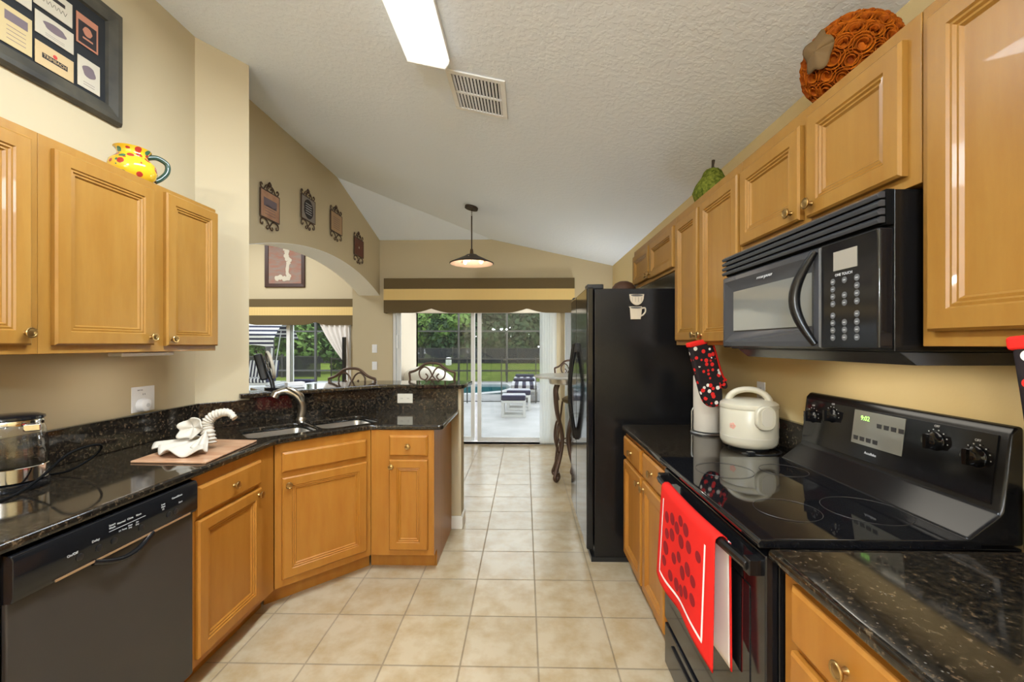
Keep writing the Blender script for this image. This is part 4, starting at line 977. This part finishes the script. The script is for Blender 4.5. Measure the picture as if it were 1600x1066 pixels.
MB().tube(spline([(-.055, -.05, .235), (-.085, -.085, .24), (-.105, -.105, .20), (-.10, -.10, .10), (-.075, -.075, .06)], 6), .013, 10).build('handle', 'black_plastic', r, smooth=60)
MB().prism([(.078, .0), (.070, .030), (.100, .0), (.070, -.030)], .195, .220).build('spout', 'chrome', r, bevel=.004)
pts = spline([(-1.50, 1.05, .905), (-1.60, 1.20, .905), (-1.64, 1.335, .907), (-1.625, 1.40, .95), (-1.60, 1.44, 1.0), (-1.60, 1.50, 1.015), (-1.62, 1.575, 1.008), (-1.645, 1.61, .985), (-1.68, 1.60, .945), (-1.72, 1.555, .912), (-1.78, 1.53, .9045)], 8)
MB().tube([(p_[0] + 1.75, p_[1] - 1.41, p_[2] - .90) for p_ in pts], .0042, 8).build('power_cord', 'dark_gap', r, smooth=60)
# board
bp = [(-1.625, 1.71), (-1.302, 1.70), (-1.345, 2.10), (-1.668, 2.12)]
tag(MB().prism(bp, .9005, .909).build('cutting_board', 'board', None, bevel=.003), 'thin wooden cutting board on the left counter under the folded towel', 'board')
# towel figure: swan neck and fanned body
r = thing('folded_towel', 'white towel folded into a swan with a fanned body on the cutting board', 'towel', (-1.55, 1.90, .9095), 0)
npts = spline([(.098, .015, .022), (.090, .02, .07), (.078, .03, .11), (.095, .04, .142), (.132, .045, .160), (.172, .045, .160), (.202, .04, .136)], 10)
rs = [(.030 - .018 * (i / len(npts))) * (1 + .16 * sin(i * 1.9)) for i in range(len(npts))]
nk = MB().tube(npts, rs, 14); nk.build('neck', 'terry', r, smooth=80)
def fan(a0, a1, c, L, lift, ruf, ph, flat=.0, n=4.0):
    def fn(u, v):
        a = R(a0 + (a1 - a0) * u); rr_ = L * (.06 + .94 * v)
        z = c[2] + lift * v ** 1.2 + ruf * v * sin(2 * pi * n * u + ph)
        return (c[0] + rr_ * cos(a), c[1] + rr_ * sin(a) * .9, max(.004, z))
    return fn
MB().grid(fan(150, 305, (.085, .0, .045), .165, -.026, .015, .6, n=3.2), 56, 12).build('fan', 'terry', r, smooth=80, solid=.005)
MB().grid(fan(125, 215, (.06, .01, .05), .175, -.022, .012, 0, n=1.6), 36, 12).build('fan', 'terry', r, smooth=80, solid=.005)
def pet(u, v):
    a = 2 * pi * u; rr_ = v; ruf = 1 + .09 * sin(5 * a + .6)
    x = .030 + .056 * rr_ * cos(a) * ruf; up = .048 * rr_ * sin(a) * ruf
    dep = .024 * (1 - rr_ * rr_) - .010 * rr_ * sin(5 * a)
    return (x, -.012 + dep + up * .45, .098 + up * .9)
MB().grid(pet, 44, 10).build('petal', 'terry', r, smooth=80, solid=.005)
def lobe(u, v):
    a = (u - .5) * 2; w = .06 * (v ** .6); return (.105 + .02 * v + a * w * .7, -.01 - .075 * v, .065 - .05 * v + .022 * (1 - a * a) * (1 - v * .4) + .008 * sin(6 * a) * v)
MB().grid(lobe, 24, 12).build('petal', 'terry', r, smooth=80, solid=.005)

# ------------------------------------------------------------------ counter things, right
r = thing('paper_towel_holder', 'steel holder with a roll of cream paper towels by the refrigerator', 'holder', (1.005, 2.35, .90))
MB().lathe([(.085, 0), (.088, .006), (.082, .012), (.02, .014)], 36).build('base', 'steel', r, smooth=40)
MB().tube([(0, 0, .012), (0, 0, .335)], .006, 10).build('post', 'steel', r, smooth=60)
MB().tube([(-.082, .01, .008), (-.082, .01, .12), (-.072, .01, .14)], .0035, 8).build('side_arm', 'steel', r, smooth=60)
MB().lathe([(.022, .016), (.070, .016), (.072, .02), (.072, .312), (.070, .316), (.022, .316)], 40).build('paper_roll', 'paper', r, smooth=40)
r = thing('rice_cooker', 'cream rice cooker with a carrying handle on the right counter', 'cooker', (1.062, 2.03, .90), 3)
MB().lathe([(.085, 0), (.088, .012)], 36).build('foot_ring', 'black_plastic', r)
MB().lathe([(.090, .010), (.112, .018), (.122, .035), (.1235, .06), (.1235, .185), (.121, .19)], 44, sx=1, sy=1).build('body', 'cream_plastic', r, smooth=40)
MB().lathe([(.1243, .060), (.1246, .062), (.1243, .064)], 44).build('trim_ring', 'almond', r, smooth=40)
MB().lathe([(.1235, .190), (.126, .196), (.1235, .212), (.110, .222), (.08, .230), (.03, .232), (.004, .232)], 44).build('lid', 'cream_plastic', r, smooth=40)
MB().tube([(-.085 * cos(pi * k / 14), 0, .218 + .058 * sin(pi * k / 14)) for k in range(15)], [.017 - .003 * sin(pi * k / 14) for k in range(15)], 12).build('handle', 'cream_plastic', r, smooth=60).rotation_euler = (0, 0, R(-30))
ls = MB().prism(rrect(-.045, .105, .045, .215, .04), -.142, -.115, 'y').build('front_latch', 'cream_plastic', r, bevel=.008, seg=3)
MB().prism(rrect(-.024, .125, .024, .205, .022), -.144, -.1415, 'y').build('recess', 'almond', ls)
for a in (-62, 58):
    q = R(a); fl = MB()
    for k in range(5):
        b = 2 * pi * k / 5; fl.lathe([(.007, 0), (.007, .0006)], 8, (.009 * cos(b), 0, .009 * sin(b)), 'y')
    o = fl.build('flower_print', 'flower_print', r, loc=(.1236 * sin(q), -.1236 * cos(q), .115)); o.rotation_euler = (0, 0, q)
pts = spline([(1.00, 1.87, .9045), (1.04, 1.855, .9045), (1.10, 1.87, .9045), (1.15, 1.92, .9045), (1.165, 2.02, .905)], 8)
r2 = thing('power_plug', 'black plug with a short cord lying before the rice cooker', 'plug', (.985, 1.865, .902))
MB().box(-.016, -.012, 0, .016, .012, .020).build('plug_body', 'black_plastic', r2, bevel=.004)
MB().tube([(p_[0] - .985, p_[1] - 1.865, .0045) for p_ in pts], .004, 8).build('cord', 'black_plastic', r2, smooth=60)
for s_ in (-1, 1): MB().box(-.036, s_ * .006 - .001, .008, -.016, s_ * .006 + .001, .013).build('prong', 'steel', r2)
# oven mitts
def mitt(label, loc, rz, tilt):
    r = thing('oven_mitt', label, 'oven mitt', loc, rz); r.rotation_euler = (0, R(tilt), R(rz))
    out = [(-.058, -.02), (.058, -.02), (.064, -.10), (.072, -.20), (.088, -.235), (.092, -.262), (.076, -.272), (.060, -.250), (.058, -.275), (.050, -.315), (.026, -.342), (-.008, -.345), (-.036, -.325), (-.050, -.285), (-.056, -.20), (-.057, -.10)]
    o2 = [tuple(p_) for p_ in spline([(a, b, 0) for a, b in out[2:]], 4)]
    pts = [out[0], out[1]] + [(p_[0], p_[1]) for p_ in o2]
    me = curve_mesh([pts], .008, .010, 'glove', 3)
    me.materials.append(M['mitt'])
    o = link('glove', me, r, smooth=60); o.rotation_euler = (pi / 2, 0, 0)
    MB().box(-.062, -.021, -.03, .062, .021, -.006).build('cuff', 'red_cloth', r, bevel=.006)
    edge = [(p_[0] * 1.0 + .004, 0, p_[1]) for p_ in [(.058, -.02), (.064, -.10), (.072, -.20), (.088, -.235)]]
    MB().tube(spline(edge, 6), .011, 8).build('edge_binding', 'red_cloth', r, smooth=60)
    MB().tube([(.052, 0, -.008), (.046, -.003, .012), (.042, 0, .03), (.05, .003, .024), (.058, 0, -.008)], .004, 6).build('hanging_loop', 'red_cloth', r, smooth=60)
    return r
mitt('black mitt with red and white print hanging from the tall right cabinet', (.862, 2.118, 1.415), 8, -13)
mitt('oven mitt with a red edge cut by the right picture edge', (.858, .690, 1.415), -75, -6)

# ------------------------------------------------------------------ beyond the bar
def stool(label, x, y, rz, zt=1.21, grp=None):
    r = thing('bar_stool', label, 'bar stool', (x, y, 0), rz)
    k = 1.0
    # seat at z .76, back plane at local y = .20
    MB().lathe([(.18, .735), (.20, .745), (.20, .775), (.17, .795), (.02, .80)], 28).build('seat', 'olive', r, smooth=50)
    for sx in (-1, 1):
        for sy in (-1, 1):
            MB().tube(spline([(sx * .14, sy * .14, .74), (sx * .17, sy * .17, .40), (sx * .20, sy * .20, .012)], 6), .011, 8).build('leg', 'iron', r, smooth=60)
    MB().tube([(.165 * cos(2 * pi * q / 28) * 1.2, .165 * sin(2 * pi * q / 28) * 1.2, .30) for q in range(28)], .008, 8, closed=True).build('foot_ring', 'iron', r, smooth=60)
    b = MB(); Y = .20
    top = spline([(-.205, Y, zt - .085), (-.14, Y, zt - .062), (-.07, Y, zt - .012), (0, Y, zt), (.07, Y, zt - .012), (.14, Y, zt - .062), (.205, Y, zt - .085)], 5)
    b.tube(top, .011, 8)
    for s_ in (-1, 1):
        b.tube([(s_ * .205, Y, zt - .085), (s_ * .197, Y, zt - .16), (s_ * .19, Y, .95), (s_ * .17, Y - .03, .75)], .010, 8)
    b.tube(spline([(-.197, Y, zt - .16), (-.10, Y, zt - .175), (0, Y, zt - .15), (.10, Y, zt - .175), (.197, Y, zt - .16)], 5), .009, 8)
    b.build('back_frame', 'iron', r, smooth=60)
    for s_ in (-1, 1):
        s = MB()
        s.tube([(s_ * p_[0], Y, p_[2]) for p_ in spline([(.0, 0, zt - .11), (.03, 0, zt - .055), (.075, 0, zt - .035), (.115, 0, zt - .075), (.105, 0, zt - .13), (.065, 0, zt - .15), (.04, 0, zt - .12), (.06, 0, zt - .095)], 5)], .007, 8)
        s.tube([(s_ * p_[0], Y, p_[2]) for p_ in spline([(0, 0, zt - .11), (.03, 0, zt - .15), (.06, 0, zt - .185)], 4)], .007, 8)
        s.build('scroll', 'iron', r, smooth=60)
    return r
stool('iron bar stool with scrolled back behind the sink faucet, seen through the arch', -1.44, 3.23, -8, 1.192)
stool('iron bar stool with scrolled back behind the peninsula, before the sliding door', -.826, 3.56, 0, 1.222)
stool('iron bar stool at the round pub table, mostly behind the refrigerator', .62, 4.78, 30, 1.20)
r = thing('pub_table', 'round pale-topped pub table on scrolled iron legs behind the refrigerator', 'table', (.415, 4.35, 0))
MB().lathe([(.27, 1.045), (.312, 1.05), (.318, 1.062), (.312, 1.074), (.02, 1.075)], 48).build('tabletop', 'stone_top', r, smooth=40)
MB().lathe([(.16, .985), (.17, 1.0), (.17, 1.044), (.02, 1.044)], 32).build('apron', 'steel', r, smooth=40)
for q in range(4):
    a = R(45 + 90 * q); ca, sa = cos(a), sin(a)
    pr = [(.11, .985), (.14, .90), (.12, .70), (.06, .52), (.045, .40), (.08, .25), (.14, .11), (.165, .05), (.14, .02), (.105, .05), (.12, .10)]
    MB().tube(spline([(p_[0] * ca, p_[0] * sa, p_[1]) for p_ in pr], 6), .019, 8).build('leg', 'iron', r, smooth=60)
    pr = [(.075, .62), (.125, .56), (.145, .42), (.11, .30), (.075, .34), (.09, .41)]
    MB().tube(spline([(p_[0] * ca, p_[0] * sa, p_[1]) for p_ in pr], 6), .010, 8).build('scroll', 'iron', r, smooth=60)
# table fan on the bar
r = thing('table_fan', 'small black table fan with a beige round guard on the bar by the wall', 'fan', (-1.695, 2.815, 1.085), 0)
MB().prism([(.085 * cos(2 * pi * k / 24) + .03, .05 * sin(2 * pi * k / 24)) for k in range(24)], .001, .016).build('base', 'black_gloss', r, bevel=.004)
MB().tube(spline([(0, 0, .014), (-.01, 0, .06), (-.035, 0, .12)], 6), .014, 10).build('stand', 'black_plastic', r, smooth=60)
b = MB().box(-.035, -.045, -.09, .012, .045, .09).build('motor_housing', 'black_plastic', r, bevel=.012, seg=3); b.location = (-.065, 0, .155); b.rotation_euler = (0, R(-14), R(25))
g = MB().tube([(0, .088 * cos(2 * pi * k / 32), .088 * sin(2 * pi * k / 32)) for k in range(32)], .010, 8, closed=True).build('guard_ring', 'card_cream', r, smooth=60); g.location = (-.018, 0, .165); g.rotation_euler = (0, R(-12), R(40))
for q in range(3): MB().tube([(.004, (.03 + .022 * q) * cos(2 * pi * k / 28), (.03 + .022 * q) * sin(2 * pi * k / 28)) for k in range(28)], .0016, 5, closed=True).build('guard_wire', 'almond', g, smooth=60)
MB().lathe([(.026, -.004), (.026, .006), (.006, .012)], 18, axis='x').build('hub', 'black_plastic', g, smooth=40)
for q in range(4):
    bl_ = MB().prism([(.02, -.012), (.078, -.024), (.082, .012), (.024, .012)], -.012, -.009, 'x').build('blade', 'charcoal', g); bl_.rotation_euler = (R(90 * q), 0, 0)
r = thing('router_box', 'small white box lying on the bar beside the black monitor', 'box', (-1.585, 2.885, 1.09), 45)
MB().box(-.055, -.035, 0, .055, .035, .040).build('case', 'white_plastic', r, bevel=.004); MB().box(-.04, -.0355, .012, .04, -.0345, .018).build('grille', 'label_grey', r)
# curtain
r = thing('curtain', 'white sheer curtain swept to the right of the family room window', 'curtain', (-3.80, 8.455, 0))
def cu(u, v):
    z = 1.95 - 1.55 * v; xr = .27; sweep = -.36 + .60 * v ** 1.4 if v < .55 else -.36 + .60 * .55 ** 1.4 - .06 * (v - .55)
    sweep = -.37 + .62 * min(1, v / .66) ** 1.35
    x = sweep + (xr - sweep) * u; return (x, -.03 + .022 * sin(u * 34) * (1 - .4 * v), z)
MB().grid(cu, 70, 24).build('drape', 'curtain', r, smooth=80, solid=.003)
MB().tube([(.0, 0, 1.965), (.32, 0, 1.965)], .012, 8).build('rod', 'bronze', r)
tag(MB().box(-3.60, 8.26, 0, -3.545, 8.34, 1.53).build('tower_speaker', 'black_plastic', None, bevel=.005), 'slim tall black speaker before the white curtain in the family room', 'speaker')

# ------------------------------------------------------------------ outdoors
struct('ground_deck', MB().box(-14, 8.62, -.3, 8, 12.55, -.1).box(-2.19, 5.97, -.3, 8, 8.62, -.1).box(-14, 12.55, -.3, -7.5, 17, -.1).box(-.3, 12.55, -.3, 8, 17, -.1).box(-7.5, 16.2, -.3, -.3, 17, -.1), 'deck')
struct('lawn', MB().box(-45, 17, -.5, 25, 70, -.16).box(-45, 8.62, -.5, -14, 17, -.16), 'lawn')
struct('wall_lanai_header', MB().box(-2.19, 8.45, 2.02, 4, 8.62, 2.35), 'stucco')
pw = [(-7.5, 12.9), (-1.55, 12.9), (-.75, 13.6), (-.45, 14.6), (-.7, 15.9), (-7.5, 15.9)]
r = thing('swimming_pool', 'teal swimming pool set in the pale deck', 'pool', (0, 0, 0))
MB().prism(pw, -.30, -.16).build('water', 'water', r)
# coping ring
mb = MB(); outer = [(-7.5, 12.55), (-1.4, 12.55), (-.45, 13.3), (-.3, 14.6), (-.3, 16.2), (-7.5, 16.2)]
v = [(p_[0], p_[1], z) for z in (-.1, -.3) for p_ in pw] + [(p_[0], p_[1], z) for z in (-.1, -.3) for p_ in outer]; n = len(pw); f = []
for k in range(n):
    k2 = (k + 1) % n; f += [(k, k2, 2 * n + k2, 2 * n + k), (k, n + k, n + k2, k2)]
mb.add(v, f).build('coping', 'coping', r)
# pool fence
r = thing('pool_fence', 'black mesh safety fence standing on the deck before the pool', 'fence', (0, 10.7, -.1))
for k in range(10): MB().box(-4.94 + k * .87 - .012, -.012, 0, -4.94 + k * .87 + .012, .012, 1.16).build('post', 'cage', r)
MB().box(-4.94, -.008, 1.10, 2.89, .008, 1.135).build('top_rail', 'cage', r); MB().box(-4.94, -.006, .03, 2.89, .006, .05).build('bottom_rail', 'cage', r)
MB().box(-4.94, -.001, .05, 2.89, .001, 1.10).build('mesh_panel', 'screen', r)
# screen enclosure
r = thing('screen_enclosure', 'dark bronze framed screen enclosure around the pool', 'enclosure', (0, 0, -.1))
for k in range(9): MB().box(-12.04 + k * 1.89 - .035, 16.5, 0, -12.04 + k * 1.89 + .035, 16.6, 4.3).build('post', 'cage', r)
for z in (.45, 2.0, 4.2): MB().box(-13, 16.52, z - .03, 5, 16.58, z + .03).build('beam', 'cage', r)
for k in range(3): MB().box(-7.58 - k * 2.9 - .10, 12.38, 0, -7.58 - k * 2.9 + .10, 12.50, 4.3).build('side_post', 'cage', r)
MB().box(-13, 16.545, .0, 5, 16.55, 4.2).build('screen', 'screen', r)
# garden fences
def wire_fence(label, x0, x1, y, h, step):
    r = thing('garden_fence', label, 'fence', ((x0 + x1) / 2, y, -.16)); w = (x1 - x0) / 2; n = int(2 * w / step)
    for k in range(n + 1): MB().box(-w + k * step - .04, -.04, 0, -w + k * step + .04, .04, h + .08).build('post', 'cage', r)
    MB().box(-w, -.02, h - .05, w, .02, h).build('rail', 'cage', r); MB().box(-w, -.002, .02, w, .002, h - .05).build('wire_panel', 'chainlink', r)
wire_fence('long dark wire fence at the far edge of the lawn', -24, 10, 34, 1.25, 2.6)
wire_fence('dark iron fence on the lawn seen through the family room window', -17, -9.5, 19.5, 1.0, 1.9)
# small yard bits
tag(MB().lathe([(.2, 0), (.22, .05), (.22, .5), (.15, .56), (.02, .58)], 18).build('utility_box', 'white_paint', None, smooth=40, loc=(-5.6, 31, -.16)), 'small white utility drum on the lawn by the fence', 'drum')
tag(MB().box(-.06, -.06, 0, .06, .06, .9).build('garden_post', 'cage', None, loc=(-.9, 21, -.16)), 'short black post standing alone on the lawn', 'post')
# covered grill on the lanai
r = thing('covered_grill', 'grill under a cream cloth cover by the lanai wall', 'grill', (-1.72, 7.55, -.1))
def cov(u, v):
    a = 2 * pi * u; e = .6; w = .42; d_ = .30
    cx = (abs(cos(a)) ** e) * (1 if cos(a) >= 0 else -1); sy = (abs(sin(a)) ** e) * (1 if sin(a) >= 0 else -1)
    zz = 1.16 * v if v < .80 else .928 + .17 * sin((v - .8) / .2 * pi / 2)
    t = 1 if v < .80 else cos((v - .8) / .2 * pi / 2) ** .7
    z = zz - (.10 * max(0, cx) ** 2 if v > .6 else 0)
    return (w * cx * t * (1 + .02 * sin(9 * a)), d_ * sy * t, z)
MB().grid(cov, 48, 24).build('cover', 'grill_cover', r, smooth=80)
# ottomans and loungers
def ottoman(label, x, y, w, d_, h=.43):
    r = thing('ottoman', label, 'ottoman', (x, y, -.1))
    mb = MB()
    for sx in (-1, 1):
        for sy in (-1, 1): MB().box(sx * (w - .03) - .028, sy * (d_ - .03) - .028, 0, sx * (w - .03) + .028, sy * (d_ - .03) + .028, h - .12).build('leg', 'white_wood', r)
    for sy in (-1, 1):
        MB().box(-w, sy * (d_ - .03) - .02, 0.0, w, sy * (d_ - .03) + .02, .05).build('stretcher', 'white_wood', r)
    MB().box(-w, -d_, h - .14, w, d_, h - .09).build('seat_frame', 'white_wood', r, bevel=.006)
    MB().box(-w, -d_, h - .09, w, d_, h + .02).build('cushion', 'cushion', r, bevel=.03, seg=3)
    return r
ottoman('nearest white ottoman with a navy striped cushion on the deck', -.23, 8.80, .25, .22)
ottoman('white ottoman with a navy striped cushion behind the nearest one', -.14, 9.75, .27, .24)
def lounge(label, x, y):
    r = thing('lounge_chair', label, 'lounge chair', (x, y, -.1), 90)
    for sx in (-1, 1):
        for yy in (-.32, .32): MB().box(sx * .55 - .03, yy - .03, 0, sx * .55 + .03, yy + .03, .30).build('leg', 'white_wood', r)
    MB().box(-.75, -.36, .28, .62, .36, .34).build('seat_frame', 'white_wood', r, bevel=.006)
    MB().box(-.75, -.34, .34, .55, .34, .45).build('cushion', 'cushion', r, bevel=.03, seg=3)
    MB().box(.36, -.30, .45, .60, .30, .53).build('head_pillow', 'navy', r, bevel=.03, seg=3)
    return r
l_ = lounge('white lounge chair with navy striped cushion behind the ottomans', -.02, 11.45)
dup(l_, (-.0, 13.1, -.1), label='white lounge chair with navy striped cushion, farthest by the pool')
# canopy swing
r = thing('canopy_swing', 'garden swing with a navy and white striped canopy beyond the family room window', 'swing', (-7.85, 11.3, -.1), 6)
MB().grid(lambda u, v: (-1.35 + 2.7 * u, -.75 + 1.5 * v, 2.16 - .45 * (2 * abs(v - .5)) ** 2 - .10 * (2 * abs(u - .5)) ** 4), 20, 16).build('canopy', 'stripe_z', r, smooth=80, solid=.01)
MB().grid(lambda u, v: (-1.35 + 2.7 * u, -.752, 1.71 - .10 * (2 * abs(u - .5)) ** 4 - .22 * v), 20, 3).build('canopy_valance', 'stripe_z', r, solid=.008)
for sx in (-1, 1):
    for sy in (-1, 1): MB().tube([(sx * 1.2, sy * .5, 1.80), (sx * 1.2, sy * .6, 0)], .024, 8).build('post', 'white_wood', r, smooth=60)
MB().box(-.95, -.30, .46, .95, .28, .58).build('seat_cushion', 'stripe_x', r, bevel=.03, seg=3)
b = MB().box(-.95, 0, 0, .95, .10, .50).build('back_cushion', 'stripe_x', r, bevel=.03, seg=3); b.location = (0, .26, .56); b.rotation_euler = (R(-15), 0, 0)
MB().box(-1.0, -.32, .40, 1.0, .40, .46).build('seat_frame', 'white_wood', r)
for sx in (-1, 1): MB().tube([(sx * .98, .0, .46), (sx * 1.2, 0, 1.85)], .012, 6).build('hanger', 'white_wood', r)
r = lounge('white lounge chair with striped cushion on the deck by the canopy swing', -6.1, 11.0)

# trees and shrubs
def crown_me(seed, rx, ry, rz, n, size, m):
    rn = random.Random(seed); v = []; f = []
    blobs = [(Vector((rn.uniform(-.6, .6) * rx, rn.uniform(-.6, .6) * ry, rn.uniform(-.6, .6) * rz)), rn.uniform(.35, .6)) for _ in range(14)]
    for k in range(n):
        c, s_ = blobs[k % 14]; d = Vector((rn.gauss(0, 1), rn.gauss(0, 1), rn.gauss(0, 1))).normalized(); t = rn.uniform(.6, 1) ** .5
        p = c + Vector((d.x * rx, d.y * ry, d.z * rz)) * s_ * t
        nrm = (d + Vector((rn.uniform(-.8, .8), rn.uniform(-.8, .8), rn.uniform(-.3, 1)))).normalized()
        a = nrm.orthogonal().normalized(); a = Matrix.Rotation(rn.uniform(0, 6.28), 3, nrm) @ a; b = nrm.cross(a); q = size * rn.uniform(.6, 1.3)
        i = len(v); v += [p - a * q, p + b * q * .5, p + a * q, p - b * q * .5]; f.append((i, i + 1, i + 2, i + 3))
    me = bpy.data.meshes.new('crown'); me.from_pydata(v, [], f); me.materials.append(M[m]); return me
def tree(label, x, y, h, rx, ry, zlow, n, size, m, seed, cat='tree', name='tree', grp='trees'):
    r = thing(name, label, cat, (x, y, -.16), 0)
    rz = (h - zlow) / 2
    link('crown', crown_me(seed, rx, ry, rz, n, size, m), r, loc=(0, 0, zlow + rz))
    MB().tube([(0, 0, 0), (.08, 0, (zlow + rz) * .6), (0, .05, zlow + rz * 1.3)], [.10 + rx * .03, .09 + rx * .02, .03], 8).build('trunk', 'bark', r, smooth=60)
    return r
tr_ = [(-16, 41, 11, 4.2, 1.0, 'leaf_dark', 'dark tree beyond the fence at the far left of the sliding door view'),
       (-10.3, 42, 12, 4.2, .9, 'leaf_dark', 'dark tree beyond the fence seen at the left side of the sliding door'),
       (-7.4, 37.3, 5.4, 2.7, .5, 'leaf_bright', 'bright green tree left of the sliding door frame'),
       (-4.6, 43, 12, 3.8, .8, 'leaf_dark', 'dark tree beyond the fence directly behind the sliding door frame'),
       (-1.0, 41, 12, 3.6, .9, 'leaf_dark', 'dark tree beyond the fence in the right pane of the sliding door'),
       (2.6, 42, 11, 3.8, .8, 'leaf_mid', 'mid green tree beyond the fence at the right edge of the sliding door'),
       (7, 41, 12, 4.2, .8, 'leaf_dark', 'dark tree beyond the fence hidden mostly behind the blinds'),
       (-23, 34, 11, 5, .3, 'leaf_mid', 'tall mid green tree filling the top of the family room window'),
       (-30, 36, 11, 5, .3, 'leaf_dark', 'tall dark tree at the left of the family room window')]
for i, (x, y, h, rx, zl, m_, lb) in enumerate(tr_): tree(lb, x, y, h, rx, rx * .8, zl, 3600, .34, m_, 50 + i)
bs = [(-14.6, 22.5, 3.4, 2.0, 'leaf_bright', 'bright green shrub behind the swing canopy, leftmost in the family room window'), (-12.1, 22.0, 3.0, 1.7, 'leaf_bright', 'bright green shrub behind the iron fence at the middle of the family room window'),
      (-9.6, 23, 2.6, 1.6, 'leaf_mid', 'mid green shrub behind the iron fence near the white curtain')]
for i, (x, y, h, rx, m_, lb) in enumerate(bs): tree(lb, x, y, h, rx, rx * .8, .1, 2200, .15, m_, 80 + i, 'shrub', 'shrub')
for i in range(9):
    tree('low dark bush along the far wire fence beyond the lawn', -21 + i * 3.5, 36.2, 3.9, 2.3, 1.2, .05, 1900, .24, 'leaf_dark', 95 + i, 'shrub', 'bush')['group'] = 'bushes along the far fence'
